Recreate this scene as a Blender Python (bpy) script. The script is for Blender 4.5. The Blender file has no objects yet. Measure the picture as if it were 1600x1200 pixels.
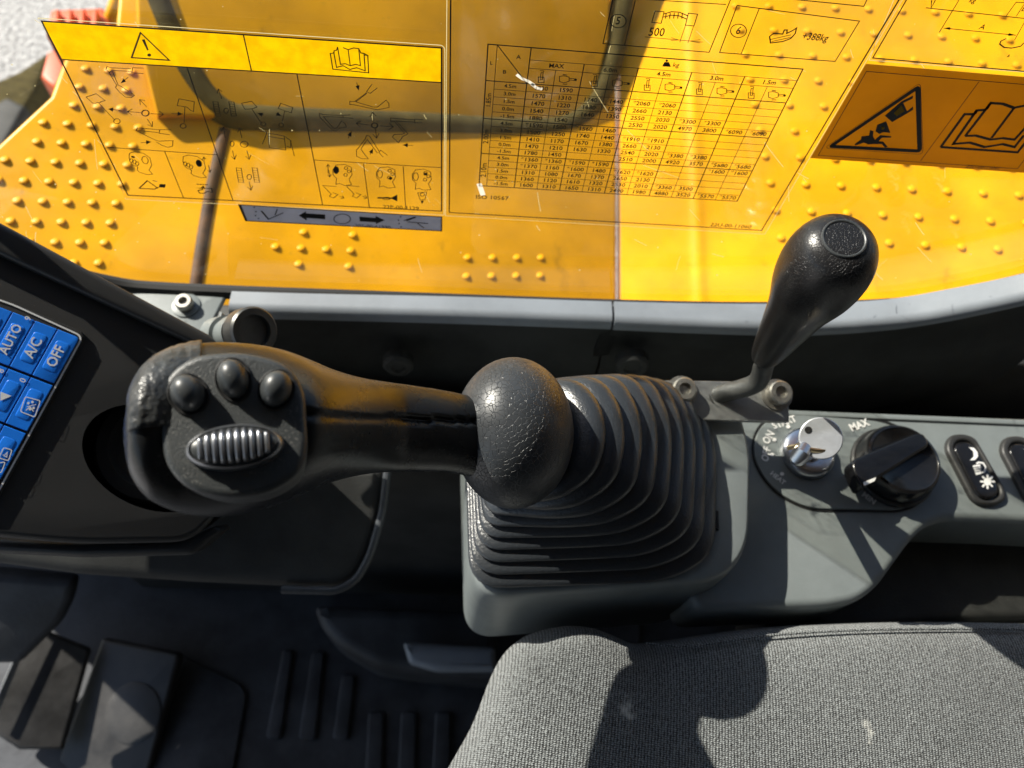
import bpy, bmesh, math, random
from mathutils import Vector, Matrix
random.seed(7)
scene = bpy.context.scene
COL = scene.collection

# ------------------------------------------------------------------ camera
F = 1200.0                                   # focal length in photo pixels (1600 wide)
Zc = -Vector((-104, 640, 1200)).normalized()
Xc = Vector((19088, 853, 1200)).normalized(); Xc = (Xc - Zc * Xc.dot(Zc)).normalized()
Yc = Zc.cross(Xc)
ROT = Matrix((Xc, Yc, Zc))                   # photo axes (right, down, forward) -> world
CAM = Vector((0, 0, 1.0))
def cdir(a, b, c): return ROT @ Vector((a, b, c))
cam_d = bpy.data.cameras.new('camera'); cam = bpy.data.objects.new('camera', cam_d); COL.objects.link(cam)
r_, d_, w_ = cdir(1, 0, 0), cdir(0, 1, 0), cdir(0, 0, 1)
m = Matrix((r_, -d_, -w_)).transposed().to_4x4(); m.translation = CAM
cam.matrix_world = m
cam_d.sensor_width = 36; cam_d.lens = F / 1600 * 36
cam_d.clip_start = 0.01; cam_d.clip_end = 200
cam_d.dof.use_dof = True; cam_d.dof.focus_distance = 0.31; cam_d.dof.aperture_fstop = 11
scene.camera = cam

# ------------------------------------------------------------------ light
SUN = Vector((0.66, -0.47, -0.64)).normalized()      # direction the light travels
wd = bpy.data.worlds.new('World'); scene.world = wd; wd.use_nodes = True
nt = wd.node_tree; bg = nt.nodes['Background']
sky = nt.nodes.new('ShaderNodeTexSky'); sky.sky_type = 'NISHITA'; sky.sun_disc = False
sky.sun_elevation = math.asin(-SUN.z); sky.sun_rotation = math.atan2(-SUN.x, -SUN.y)
nt.links.new(sky.outputs[0], bg.inputs[0]); bg.inputs[1].default_value = 0.075
sl = bpy.data.lights.new('sun', 'SUN'); sl.energy = 5.0; sl.angle = math.radians(0.5); sl.color = (1, 0.95, 0.87)
so = bpy.data.objects.new('sun', sl); COL.objects.link(so)
so.rotation_euler = SUN.to_track_quat('-Z', 'Y').to_euler(); so.location = (-2, 2, 3)
vs = scene.view_settings; vs.view_transform = 'Standard'; vs.look = 'None'; vs.exposure = 1.08; vs.gamma = 1
vs.use_curve_mapping = False
scene.cycles.max_bounces = 8; scene.cycles.transparent_max_bounces = 24

# ------------------------------------------------------------------ geometry helpers
def ray(px, py): return cdir((px - 800) / F, (py - 600) / F, 1)
def at(px, py, t): return CAM + ray(px, py) * t
class Plane:
    def __init__(s, p, n): s.p = Vector(p); s.n = Vector(n).normalized()
    def hit(s, px, py, off=0.0):
        d = ray(px, py); t = (s.p + s.n * off - CAM).dot(s.n) / d.dot(s.n)
        return CAM + d * t
    def basis(s):
        u = (Vector((1, 0, 0)) - s.n * s.n.x).normalized()
        return u, s.n.cross(u)
def ZP(z): return Plane((0, 0, z), (0, 0, 1))
def YP(y): return Plane((0, y, 0), (0, -1, 0))

def wloc(o):
    v = Vector((0, 0, 0))
    while o: v += o.location; o = o.parent
    return v
def link(o, parent=None, mat=None):
    COL.objects.link(o)
    if mat: o.data.materials.append(mat)
    if parent:
        o.location = o.location - wloc(parent); o.parent = parent
    return o
def tag(o, label, cat=None, group=None, kind=None):
    if label: o['label'] = label
    if cat: o['category'] = cat
    if group: o['group'] = group
    if kind: o['kind'] = kind
    return o
def thing(name, loc, label, cat, group=None):
    o = bpy.data.objects.new(name, None); o.empty_display_size = 0.02
    o.location = loc; COL.objects.link(o); return tag(o, label, cat, group)
def finish(me, ang=35):
    for p in me.polygons: p.use_smooth = True
    if ang: me.set_sharp_from_angle(angle=math.radians(ang))
def mesh(name, vs_, fs, mat, parent=None, ang=35):
    me = bpy.data.meshes.new(name); me.from_pydata([tuple(v) for v in vs_], [], fs); me.update()
    bm = bmesh.new(); bm.from_mesh(me); bmesh.ops.recalc_face_normals(bm, faces=bm.faces); bm.to_mesh(me); bm.free()
    finish(me, ang); return link(bpy.data.objects.new(name, me), parent, mat)
class MB:
    def __init__(s): s.v = []; s.f = []
    def add(s, vs_, fs):
        k = len(s.v); s.v += [Vector(v) for v in vs_]; s.f += [tuple(i + k for i in f) for f in fs]
    def build(s, name, mat, parent=None, ang=35): return mesh(name, s.v, s.f, mat, parent, ang)
def loft(rings, cap0=True, cap1=True):
    n = len(rings[0]); v = [p for r in rings for p in r]; f = []
    for i in range(len(rings) - 1):
        for j in range(n):
            k = (j + 1) % n
            f.append((i*n + j, i*n + k, (i+1)*n + k, (i+1)*n + j))
    if cap0: f.append(tuple(range(n - 1, -1, -1)))
    if cap1: f.append(tuple((len(rings)-1)*n + j for j in range(n)))
    return v, f
def frame_of(t):
    a = Vector((0, 0, 1)) if abs(t.z) < 0.9 else Vector((0, 1, 0))
    u = t.cross(a).normalized(); return u, t.cross(u).normalized()
def smooth_path(pts, n=6):
    out = []; P = [Vector(p) for p in pts]
    for i in range(len(P) - 1):
        p0, p1, p2, p3 = P[max(i-1, 0)], P[i], P[i+1], P[min(i+2, len(P)-1)]
        for k in range(n):
            t = k / n
            out.append(0.5*((2*p1) + (p2-p0)*t + (2*p0-5*p1+4*p2-p3)*t*t + (3*p1-p0-3*p2+p3)*t**3))
    out.append(P[-1]); return out
def tube(pts, rad, seg=14):
    P = [Vector(p) for p in pts]; rings = []
    u = None
    for i, p in enumerate(P):
        t = (P[min(i+1, len(P)-1)] - P[max(i-1, 0)]).normalized()
        if u is None: u, v = frame_of(t)
        u = (u - t * u.dot(t)).normalized(); v = t.cross(u)
        r = rad[i] if isinstance(rad, (list, tuple)) else rad
        rings.append([p + (u*math.cos(2*math.pi*k/seg) + v*math.sin(2*math.pi*k/seg))*r for k in range(seg)])
    return loft(rings)
def lathe(p, axis, prof, seg=32):            # prof: list of (height, radius) along axis from p
    axis = Vector(axis).normalized(); u, v = frame_of(axis); p = Vector(p)
    return loft([[p + axis*h + (u*math.cos(2*math.pi*k/seg) + v*math.sin(2*math.pi*k/seg))*max(r, 1e-5) for k in range(seg)] for h, r in prof])
def rnd(pts, rad, n=6):                      # round the corners of a 2D polygon
    out = []; N = len(pts)
    for i in range(N):
        r = rad[i] if isinstance(rad, (list, tuple)) else rad
        p = Vector(pts[i]); a = Vector(pts[i-1]) - p; b = Vector(pts[(i+1) % N]) - p
        if r <= 0: out.append(tuple(p)); continue
        k = min(r, a.length*0.48, b.length*0.48)
        pa = p + a.normalized()*k; pb = p + b.normalized()*k
        for j in range(n + 1):
            t = j / n; out.append(tuple(pa*(1-t)**2 + p*2*t*(1-t) + pb*t*t))
    return out
def ell(cx, cy, rx, ry, n=40, rot=0):
    c, s = math.cos(rot), math.sin(rot)
    return [(cx + rx*math.cos(2*math.pi*i/n)*c - ry*math.sin(2*math.pi*i/n)*s,
             cy + rx*math.cos(2*math.pi*i/n)*s + ry*math.sin(2*math.pi*i/n)*c) for i in range(n)]
DG = bpy.context.evaluated_depsgraph_get
def curve_mesh(cu, name):
    o = bpy.data.objects.new('tmp', cu); COL.objects.link(o)
    dg = DG(); dg.update(); me = bpy.data.meshes.new_from_object(o.evaluated_get(dg)); me.name = name
    bpy.data.objects.remove(o); return me
def prism(name, plane, loops, thick, mat, parent=None, bevel=0.0015, off=0.0, res=3, world=False, ang=35):
    """loops: photo outlines (first outer, then holes) laid on a plane; solid goes thick below the plane"""
    u, v = plane.basis(); cu = bpy.data.curves.new(name, 'CURVE'); cu.dimensions = '2D'; cu.fill_mode = 'BOTH'
    for L in loops:
        pts = [Vector(q) if world else plane.hit(q[0], q[1], off) for q in L]
        sp = cu.splines.new('POLY'); sp.points.add(len(pts) - 1)
        for i, q in enumerate(pts):
            q = (q - plane.p)*100; sp.points[i].co = (q.dot(u), q.dot(v), 0, 1)
        sp.use_cyclic_u = True
    cu.extrude = 100*max(thick/2 - bevel, 0.00001); cu.bevel_depth = 100*bevel; cu.bevel_resolution = res; cu.offset = -100*bevel
    me = curve_mesh(cu, name); me.transform(Matrix.Scale(.01, 4))
    M = Matrix((u, v, plane.n)).transposed().to_4x4(); M.translation = plane.p + plane.n*(off - thick/2)
    me.transform(M)
    bm = bmesh.new(); bm.from_mesh(me); bmesh.ops.remove_doubles(bm, verts=bm.verts, dist=1e-6)
    bmesh.ops.recalc_face_normals(bm, faces=bm.faces); bm.to_mesh(me); bm.free()
    finish(me, ang); return link(bpy.data.objects.new(name, me), parent, mat)
def box(name, a, b, mat, parent=None, bevel=0.0):
    a, b = Vector(a), Vector(b)
    vs_ = [(x, y, z) for x in (a.x, b.x) for y in (a.y, b.y) for z in (a.z, b.z)]
    bm = bmesh.new(); V = [bm.verts.new(q) for q in vs_]
    for f in ((0,1,3,2), (4,6,7,5), (0,4,5,1), (2,3,7,6), (0,2,6,4), (1,5,7,3)): bm.faces.new([V[i] for i in f])
    bmesh.ops.recalc_face_normals(bm, faces=bm.faces)
    if bevel: bmesh.ops.bevel(bm, geom=bm.edges[:], offset=bevel, segments=3, affect='EDGES', profile=0.5)
    me = bpy.data.meshes.new(name); bm.to_mesh(me); bm.free(); finish(me)
    return link(bpy.data.objects.new(name, me), parent, mat)
# flat print on a plane --------------------------------------------------------
class Print:
    def __init__(s, plane, off): s.pl = plane; s.off = off; s.mb = MB()
    def line(s, pts, w=1.2, closed=False):
        P = [s.pl.hit(x, y, s.off) for x, y in pts]; n = s.pl.n
        sc = (s.pl.hit(pts[0][0] + 10, pts[0][1], s.off) - P[0]).length / 10; h = w*sc/2
        N = len(P); L = []; Rr = []
        for i in range(N):
            if closed: a, b = P[i-1], P[(i+1) % N]
            else: a, b = P[max(i-1, 0)], P[min(i+1, N-1)]
            d1 = (P[i]-a); d2 = (b-P[i])
            d1 = d1.normalized() if d1.length > 1e-9 else d2.normalized()
            d2 = d2.normalized() if d2.length > 1e-9 else d1
            t = (d1 + d2); t = t.normalized() if t.length > 1e-6 else d1
            k = max(t.dot(d1), 0.45); sd = n.cross(t).normalized()*h/k
            L.append(P[i] + sd); Rr.append(P[i] - sd)
        f = [(i, i+1, N+i+1, N+i) for i in range(N-1)]
        if closed: f.append((N-1, 0, N, 2*N-1))
        s.mb.add(L + Rr, f); return s
    def fill(s, pts):
        P = [s.pl.hit(x, y, s.off) for x, y in pts]; s.mb.add(P, [tuple(range(len(P)))]); return s
    def circ(s, cx, cy, rx, ry, w=1.2, rot=0): return s.line(ell(cx, cy, rx, ry, 20, rot), w, True)
    def disc(s, cx, cy, rx, ry, rot=0): return s.fill(ell(cx, cy, rx, ry, 18, rot))
    def arrow(s, a, b, hw=5, w=1.1, fillhead=False):
        a, b = Vector(a), Vector(b); d = (b-a).normalized(); q = Vector((-d.y, d.x))
        s.line([a, b], w)
        if fillhead: s.fill([b, b - d*hw*1.3 + q*hw*.55, b - d*hw*1.3 - q*hw*.55])
        else: s.line([b - d*hw + q*hw*.7, b, b - d*hw - q*hw*.7], w)
        return s
    def text(s, txt, px, py, size, dx=(1, 0), squash=1.0, bold=0.012):
        me = text_mesh(txt, bold)
        p0 = s.pl.hit(px, py, s.off); l = math.hypot(*dx)
        p1 = s.pl.hit(px + 10*dx[0]/l, py + 10*dx[1]/l, s.off); u = (p1-p0).normalized(); sc = (p1-p0).length/10*size
        v = s.pl.n.cross(u)
        s.mb.add([p0 + u*(q[0]*sc*squash) + v*(q[1]*sc) for q in me[0]], me[1]); return s
    def build(s, name, mat, parent=None):
        me = bpy.data.meshes.new(name); me.from_pydata([tuple(v) for v in s.mb.v], [], s.mb.f); me.update()
        return link(bpy.data.objects.new(name, me), parent, mat)
_tc = {}
def text_mesh(txt, bold=0.0):
    k = (txt, bold)
    if k not in _tc:
        cu = bpy.data.curves.new('t', 'FONT'); cu.body = txt; cu.align_x = 'CENTER'; cu.align_y = 'CENTER'; cu.resolution_u = 2
        cu.offset = bold
        me = curve_mesh(cu, 't'); _tc[k] = ([tuple(v.co) for v in me.vertices], [tuple(p.vertices) for p in me.polygons])
        bpy.data.meshes.remove(me)
    return _tc[k]
def zm(ox, oy, s): return lambda *pts: [(ox + x/s, oy + y/s) for x, y in pts]

# ------------------------------------------------------------------ materials
def mat(name, col, rough=0.5, metal=0.0, spec=0.5, var=0.0, vscale=60, bump=0.0, bscale=400, dust=0.0, dcol=(.35, .33, .3),
        dscale=900, dthr=0.68, voro=0.0, voscale=300, coat=0.0, rvar=0.0, bdist=0.0006, scuff=0.0):
    M = bpy.data.materials.new(name); M.use_nodes = True; n = M.node_tree.nodes; l = M.node_tree.links; b = n['Principled BSDF']
    b.inputs['Roughness'].default_value = rough; b.inputs['Metallic'].default_value = metal
    b.inputs['Specular IOR Level'].default_value = spec; b.inputs['Coat Weight'].default_value = coat
    tc = n.new('ShaderNodeTexCoord').outputs['Object']
    def noise(sc, det=4, rg=0.6):
        t = n.new('ShaderNodeTexNoise'); t.inputs['Scale'].default_value = sc; t.inputs['Detail'].default_value = det
        t.inputs['Roughness'].default_value = rg; l.new(tc, t.inputs['Vector']); return t.outputs['Fac']
    def mixc(fac, a, bb, mode='MIX'):
        t = n.new('ShaderNodeMix'); t.data_type = 'RGBA'; t.blend_type = mode
        if hasattr(fac, 'links'): l.new(fac, t.inputs[0])
        else: t.inputs[0].default_value = fac
        for i, q in ((6, a), (7, bb)):
            if hasattr(q, 'links'): l.new(q, t.inputs[i])
            else: t.inputs[i].default_value = (*q, 1)
        return t.outputs[2]
    def ramp(x, a, c):
        t = n.new('ShaderNodeMapRange'); t.inputs[1].default_value = a; t.inputs[2].default_value = c
        t.interpolation_type = 'SMOOTHSTEP'; l.new(x, t.inputs[0]); return t.outputs[0]
    c = col
    if var: c = mixc(ramp(noise(vscale), .3, .7), tuple(x*(1-var) for x in col), tuple(min(x*(1+var), 1) for x in col))
    if dust:
        big = ramp(noise(45, 3), .4, .75); sp = ramp(noise(dscale, 2), dthr, dthr + .08)
        a = n.new('ShaderNodeMath'); a.operation = 'MULTIPLY'; l.new(big, a.inputs[0]); l.new(sp, a.inputs[1])
        a2 = n.new('ShaderNodeMath'); a2.operation = 'MULTIPLY'; l.new(a.outputs[0], a2.inputs[0]); a2.inputs[1].default_value = dust
        c = mixc(a2.outputs[0], c, dcol)
        c = mixc(ramp(noise(14, 5, .7), .45, .9), c, mixc(dust*.05, c, dcol))
    if scuff:
        mp = n.new('ShaderNodeMapping'); mp.inputs['Scale'].default_value = (1, .45, 1); mp.inputs['Rotation'].default_value = (0, 0, .5); l.new(tc, mp.inputs[0])
        t = n.new('ShaderNodeTexNoise'); t.inputs['Scale'].default_value = 30; t.inputs['Detail'].default_value = 10; t.inputs['Roughness'].default_value = .78; l.new(mp.outputs[0], t.inputs['Vector'])
        a = n.new('ShaderNodeMath'); a.operation = 'MULTIPLY'; l.new(ramp(t.outputs['Fac'], .56, .74), a.inputs[0]); a.inputs[1].default_value = scuff
        c = mixc(a.outputs[0], c, (.20, .10, .012))
    if hasattr(c, 'links'): l.new(c, b.inputs['Base Color'])
    else: b.inputs['Base Color'].default_value = (*c, 1)
    if rvar:
        t = n.new('ShaderNodeMapRange'); l.new(noise(25, 5, .7), t.inputs[0]); t.inputs[1].default_value = .3; t.inputs[2].default_value = .7
        t.inputs[3].default_value = max(rough-rvar, .03); t.inputs[4].default_value = min(rough+rvar, 1); l.new(t.outputs[0], b.inputs['Roughness'])
    if bump or voro:
        bp = n.new('ShaderNodeBump'); bp.inputs['Strength'].default_value = 1; bp.inputs['Distance'].default_value = bdist
        hh = None
        if bump:
            a = n.new('ShaderNodeMath'); a.operation = 'MULTIPLY'; l.new(noise(bscale, 3), a.inputs[0]); a.inputs[1].default_value = bump; hh = a.outputs[0]
        if voro:
            vo = n.new('ShaderNodeTexVoronoi'); vo.feature = 'DISTANCE_TO_EDGE'; vo.inputs['Scale'].default_value = voscale
            ad = n.new('ShaderNodeVectorMath'); ad.operation = 'ADD'; nz = n.new('ShaderNodeTexNoise'); nz.inputs['Scale'].default_value = voscale*.7
            l.new(tc, nz.inputs['Vector']); sc = n.new('ShaderNodeVectorMath'); sc.operation = 'SCALE'; sc.inputs[3].default_value = .9/voscale
            l.new(nz.outputs['Color'], sc.inputs[0]); l.new(tc, ad.inputs[0]); l.new(sc.outputs[0], ad.inputs[1]); l.new(ad.outputs[0], vo.inputs['Vector'])
            e = ramp(vo.outputs['Distance'], 0.0, .045)
            a = n.new('ShaderNodeMath'); a.operation = 'MULTIPLY'; l.new(e, a.inputs[0]); a.inputs[1].default_value = voro
            if hh: s2 = n.new('ShaderNodeMath'); l.new(hh, s2.inputs[0]); l.new(a.outputs[0], s2.inputs[1]); hh = s2.outputs[0]
            else: hh = a.outputs[0]
        l.new(hh, bp.inputs['Height']); l.new(bp.outputs[0], b.inputs['Normal'])
    return M
def glassy(name, tint, f0=0.0, rough=0.02, haze=0.0, hcol=(.6, .6, .55), scratch=False, ripple=0.0):
    M = bpy.data.materials.new(name); M.use_nodes = True; n = M.node_tree.nodes; l = M.node_tree.links
    n.remove(n['Principled BSDF']); out = n['Material Output']
    tr = n.new('ShaderNodeBsdfTransparent'); tr.inputs[0].default_value = (*tint, 1)
    gl = n.new('ShaderNodeBsdfGlossy'); gl.inputs['Roughness'].default_value = rough
    lw = n.new('ShaderNodeLayerWeight'); lw.inputs[0].default_value = .5
    pw = n.new('ShaderNodeMath'); pw.operation = 'POWER'; l.new(lw.outputs['Facing'], pw.inputs[0]); pw.inputs[1].default_value = 5
    fr = n.new('ShaderNodeMath'); fr.operation = 'MULTIPLY_ADD'; l.new(pw.outputs[0], fr.inputs[0]); fr.inputs[1].default_value = .96; fr.inputs[2].default_value = .04
    tc = n.new('ShaderNodeTexCoord').outputs['Object']
    if ripple:
        nz = n.new('ShaderNodeTexNoise'); nz.inputs['Scale'].default_value = 90; l.new(tc, nz.inputs['Vector'])
        bp = n.new('ShaderNodeBump'); bp.inputs['Distance'].default_value = ripple; l.new(nz.outputs['Fac'], bp.inputs['Height'])
        l.new(bp.outputs[0], gl.inputs['Normal'])
    mx = n.new('ShaderNodeMixShader'); l.new(fr.outputs[0], mx.inputs[0]); l.new(tr.outputs[0], mx.inputs[1]); l.new(gl.outputs[0], mx.inputs[2])
    res = mx.outputs[0]
    if haze:
        df = n.new('ShaderNodeBsdfTranslucent'); df.inputs[0].default_value = (*hcol, 1)
        nz = n.new('ShaderNodeTexNoise'); nz.inputs['Scale'].default_value = 22; nz.inputs['Detail'].default_value = 9; nz.inputs['Roughness'].default_value = .8
        l.new(tc, nz.inputs['Vector']); mr = n.new('ShaderNodeMapRange'); l.new(nz.outputs['Fac'], mr.inputs[0])
        mr.inputs[1].default_value = .35; mr.inputs[2].default_value = .75; mr.inputs[3].default_value = haze*.15; mr.inputs[4].default_value = haze*2.2
        m2 = n.new('ShaderNodeMixShader'); l.new(mr.outputs[0], m2.inputs[0]); l.new(res, m2.inputs[1]); l.new(df.outputs[0], m2.inputs[2]); res = m2.outputs[0]
    l.new(res, out.inputs[0]); return M

M_yel = mat('yellow_paint', (.80, .375, .0008), .36, var=.22, vscale=7, bump=.15, bscale=90, rvar=.1, bdist=.0004, dust=.5, dcol=(.35, .21, .02), dscale=300, dthr=.62, spec=.18, scuff=.55)
M_orange = mat('orange_paint', (.58, .075, .003), .5, var=.1, vscale=12)
M_brown = mat('reflection_brown', (.075, .028, .004), .7, var=.5, vscale=90)
M_grav = mat('gravel', (.42, .41, .40), .9, var=.45, vscale=60, bump=1.0, bscale=55, bdist=.02)
M_pipe = mat('dark_pipe', (.075, .06, .022), .9, spec=.1, var=.3)
M_rub = mat('black_rubber', (.017, .017, .018), .42, var=.2, vscale=40, bump=.25, bscale=900, dust=.55, rvar=.08)
M_grip = mat('grip_rubber', (.012, .013, .014), .26, spec=.38, var=.25, vscale=30, bump=.2, bscale=1400, dust=.4, rvar=.1, dscale=1300, dthr=.66)
M_worn = mat('worn_rubber', (.038, .040, .040), .33, var=.5, vscale=120, bump=1.0, bscale=350, bdist=.0007, dust=.5)
M_ball = mat('cracked_leather', (.036, .040, .045), .36, var=.2, vscale=60, bump=.08, bscale=1300, voro=.30, voscale=420, bdist=.0005, dust=.4)
M_boot = mat('boot_rubber', (.028, .032, .037), .28, spec=.6, bump=.6, bscale=800, bdist=.0004, dust=.25)
M_face = mat('face_plate', (.036, .040, .041), .40, bump=.3, bscale=1600, dust=.8, rvar=.06, dscale=1700, dthr=.60)
M_btn = mat('button_rubber', (.040, .044, .046), .38, dust=.7, dscale=1600, dthr=.63)
M_chr = mat('dull_chrome', (.30, .31, .33), .28, metal=.85, dust=.5, dscale=1500)
M_grey = mat('grey_plastic', (.170, .192, .194), .42, var=.06, bump=.3, bscale=1600, bdist=.0003, rvar=.06, dust=.35)
M_ledge = mat('ledge_plastic', (.225, .25, .28), .40, var=.1, vscale=20, bump=.25, bscale=900, dust=.5, bdist=.0003)
M_blk = mat('black_plastic', (.028, .028, .028), .42, spec=.4, bump=.35, bscale=1800, bdist=.00025, dust=.15, rvar=.06)
M_gloss = mat('glossy_black', (.008, .008, .009), .18)
M_wall = mat('dark_wall', (.030, .031, .030), .6, spec=.3, var=.3, vscale=20, bump=.3, bscale=600, dust=.25)
M_flo = mat('floor_rubber', (.040, .043, .048), .55, spec=.35, var=.4, vscale=18, bump=.5, bscale=250, dust=.6)
M_ped = mat('pedal', (.035, .034, .032), .45, var=.3, vscale=25, bump=.4, bscale=400, dust=.7, rvar=.1)
M_met = mat('grey_metal', (.30, .31, .31), .42, metal=.6, var=.15, bump=.2, bscale=500, dust=.4)
M_steel = mat('bolt_steel', (.36, .35, .32), .4, metal=.8, var=.2, vscale=200)
M_key = mat('bright_steel', (.72, .74, .78), .30, metal=1.0, var=.06, bump=.1, bscale=300)
M_brass = mat('brass', (.60, .50, .32), .3, metal=1.0)
M_blue = mat('blue_panel', (.01, .20, .85), .35, bump=.1, bscale=1500)
M_white = mat('white_print', (.75, .75, .74), .5)
M_pale = mat('pale_print', (.45, .46, .44), .5, var=.5, vscale=500)
M_ink = mat('black_ink', (.006, .006, .006), .35)
M_hdr = mat('yellow_header', (.93, .72, .03), .45, var=.08, vscale=160, bump=.1, bscale=400)
M_warn = mat('amber_label', (.60, .36, .008), .35, var=.05, vscale=30)
M_gst = mat('grey_label', (.34, .36, .42), .4, var=.06)
M_edge = mat('edge_grey', (.05, .055, .062), .4, var=.4, vscale=40)  # mottled grey, a little lighter than the panel it edges
M_gasket = mat('gasket', (.006, .006, .006), .6)
M_roof = mat('roof_lining', (.045, .045, .045), .85)
M_glass = glassy('window_glass', (.97, .97, .95), haze=.005, hcol=(.7, .55, .3))
M_film = glassy('clear_film', (.985, .98, .95), rough=.06, haze=.005, hcol=(.6, .45, .1), ripple=.00004)
def translucent(M, w):
    n = M.node_tree.nodes; l = M.node_tree.links; b = n['Principled BSDF']; t = n.new('ShaderNodeBsdfTranslucent'); mx = n.new('ShaderNodeMixShader'); mx.inputs[0].default_value = w
    if b.inputs['Base Color'].links: l.new(b.inputs['Base Color'].links[0].from_socket, t.inputs[0])
    else: t.inputs[0].default_value = b.inputs['Base Color'].default_value
    l.new(b.outputs[0], mx.inputs[1]); l.new(t.outputs[0], mx.inputs[2]); l.new(mx.outputs[0], n['Material Output'].inputs[0])
translucent(M_hdr, .9); translucent(M_warn, .6); translucent(M_gst, .75)
# woven seat cloth
M_seat = bpy.data.materials.new('seat_cloth'); M_seat.use_nodes = True
SZ = .597; SEAT0 = Vector((.3, -.1, .45))
STAINS = [((ZP(SZ).hit(x, y) - SEAT0).x + SEAT0.x, (ZP(SZ).hit(x, y) - SEAT0).y + SEAT0.y, r) for x, y, r in ((978, 1104, .0075), (1352, 1145, .0045), (1280, 1040, .003))]
def seat_nodes(M):
    n = M.node_tree.nodes; l = M.node_tree.links; b = n['Principled BSDF']; b.inputs['Roughness'].default_value = .95
    b.inputs['Specular IOR Level'].default_value = .15; b.inputs['Sheen Weight'].default_value = .25
    tc = n.new('ShaderNodeTexCoord').outputs['Object']
    def wave(rot, sc):
        mp = n.new('ShaderNodeMapping'); mp.inputs['Rotation'].default_value = (0, 0, rot); l.new(tc, mp.inputs[0])
        w = n.new('ShaderNodeTexWave'); w.inputs['Scale'].default_value = sc; w.inputs['Distortion'].default_value = 2.2
        w.inputs['Detail'].default_value = 2; w.inputs['Detail Scale'].default_value = 3; l.new(mp.outputs[0], w.inputs[0]); return w.outputs['Fac']
    a = wave(math.radians(8), 210); c = wave(math.radians(98), 330)
    mu = n.new('ShaderNodeMath'); mu.operation = 'MULTIPLY'; l.new(a, mu.inputs[0]); l.new(c, mu.inputs[1])
    nz = n.new('ShaderNodeTexNoise'); nz.inputs['Scale'].default_value = 900; l.new(tc, nz.inputs['Vector'])
    s = n.new('ShaderNodeMath'); s.operation = 'ADD'; l.new(mu.outputs[0], s.inputs[0]); l.new(nz.outputs['Fac'], s.inputs[1])
    cr = n.new('ShaderNodeMapRange'); l.new(s.outputs[0], cr.inputs[0]); cr.inputs[1].default_value = .45; cr.inputs[2].default_value = 1.15
    mx = n.new('ShaderNodeMix'); mx.data_type = 'RGBA'; l.new(cr.outputs[0], mx.inputs[0])
    mx.inputs[6].default_value = (.028, .029, .029, 1); mx.inputs[7].default_value = (.355, .382, .385, 1)
    big = n.new('ShaderNodeTexNoise'); big.inputs['Scale'].default_value = 14; big.inputs['Detail'].default_value = 6; l.new(tc, big.inputs['Vector'])
    br = n.new('ShaderNodeMapRange'); l.new(big.outputs['Fac'], br.inputs[0]); br.inputs[1].default_value = .3; br.inputs[2].default_value = .75
    br.inputs[3].default_value = .8; br.inputs[4].default_value = 1.2
    m3 = n.new('ShaderNodeMix'); m3.data_type = 'RGBA'; m3.blend_type = 'MULTIPLY'; m3.inputs[0].default_value = 1
    l.new(mx.outputs[2], m3.inputs[6]); l.new(br.outputs[0], m3.inputs[7]); last = m3.outputs[2]
    for cx, cy, r in STAINS:
        su = n.new('ShaderNodeVectorMath'); su.operation = 'SUBTRACT'; l.new(tc, su.inputs[0]); su.inputs[1].default_value = (cx, cy, 0)
        mm = n.new('ShaderNodeVectorMath'); mm.operation = 'MULTIPLY'; l.new(su.outputs[0], mm.inputs[0]); mm.inputs[1].default_value = (1, .75, 0)
        le = n.new('ShaderNodeVectorMath'); le.operation = 'LENGTH'; l.new(mm.outputs[0], le.inputs[0])
        nz2 = n.new('ShaderNodeTexNoise'); nz2.inputs['Scale'].default_value = 160; nz2.inputs['Detail'].default_value = 5; l.new(tc, nz2.inputs['Vector'])
        sm = n.new('ShaderNodeMath'); sm.operation = 'MULTIPLY_ADD'; l.new(nz2.outputs['Fac'], sm.inputs[0]); sm.inputs[1].default_value = r*3; l.new(le.outputs['Value'], sm.inputs[2])
        rr = n.new('ShaderNodeMapRange'); l.new(sm.outputs[0], rr.inputs[0]); rr.inputs[1].default_value = r*2.1; rr.inputs[2].default_value = r*1.5; rr.inputs[3].default_value = 0; rr.inputs[4].default_value = .75
        mz = n.new('ShaderNodeMix'); mz.data_type = 'RGBA'; l.new(rr.outputs[0], mz.inputs[0]); l.new(last, mz.inputs[6]); mz.inputs[7].default_value = (.62, .62, .57, 1); last = mz.outputs[2]
    l.new(last, b.inputs['Base Color'])
    bp = n.new('ShaderNodeBump'); bp.inputs['Distance'].default_value = .0008; l.new(s.outputs[0], bp.inputs['Height']); l.new(bp.outputs[0], b.inputs['Normal'])
seat_nodes(M_seat)

# ================================================================== SETTING
def sheet(name, z, x0, x1, y0, y1, m_, label=None):
    o = mesh(name, [(x0, y0, z), (x1, y0, z), (x1, y1, z), (x0, y1, z)], [(0, 1, 2, 3)], m_); o['kind'] = 'structure'; return o
sheet('ground', -1.0, -60, 60, -60, 60, M_grav)
FLZ = 0.08
fl = box('cab_floor', (-.62, -.75, FLZ - .04), (.75, .28, FLZ), M_flo, None, .004); fl['kind'] = 'structure'
# cab shell above and behind the operator (shades the interior)
rf = box('cab_roof', (-.95, -.72, 1.25), (.75, .30, 1.29), M_roof, None, .01); rf['kind'] = 'structure'
cw = box('cab_rear_wall', (.74, -.72, FLZ), (.78,   .30, 1.25), M_roof, None, .01); cw['kind'] = 'structure'
lw = box('cab_door_side', (-.50, -.76, FLZ), (.74, -.72, 1.25), M_roof, None, .01); lw['kind'] = 'structure'


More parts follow.
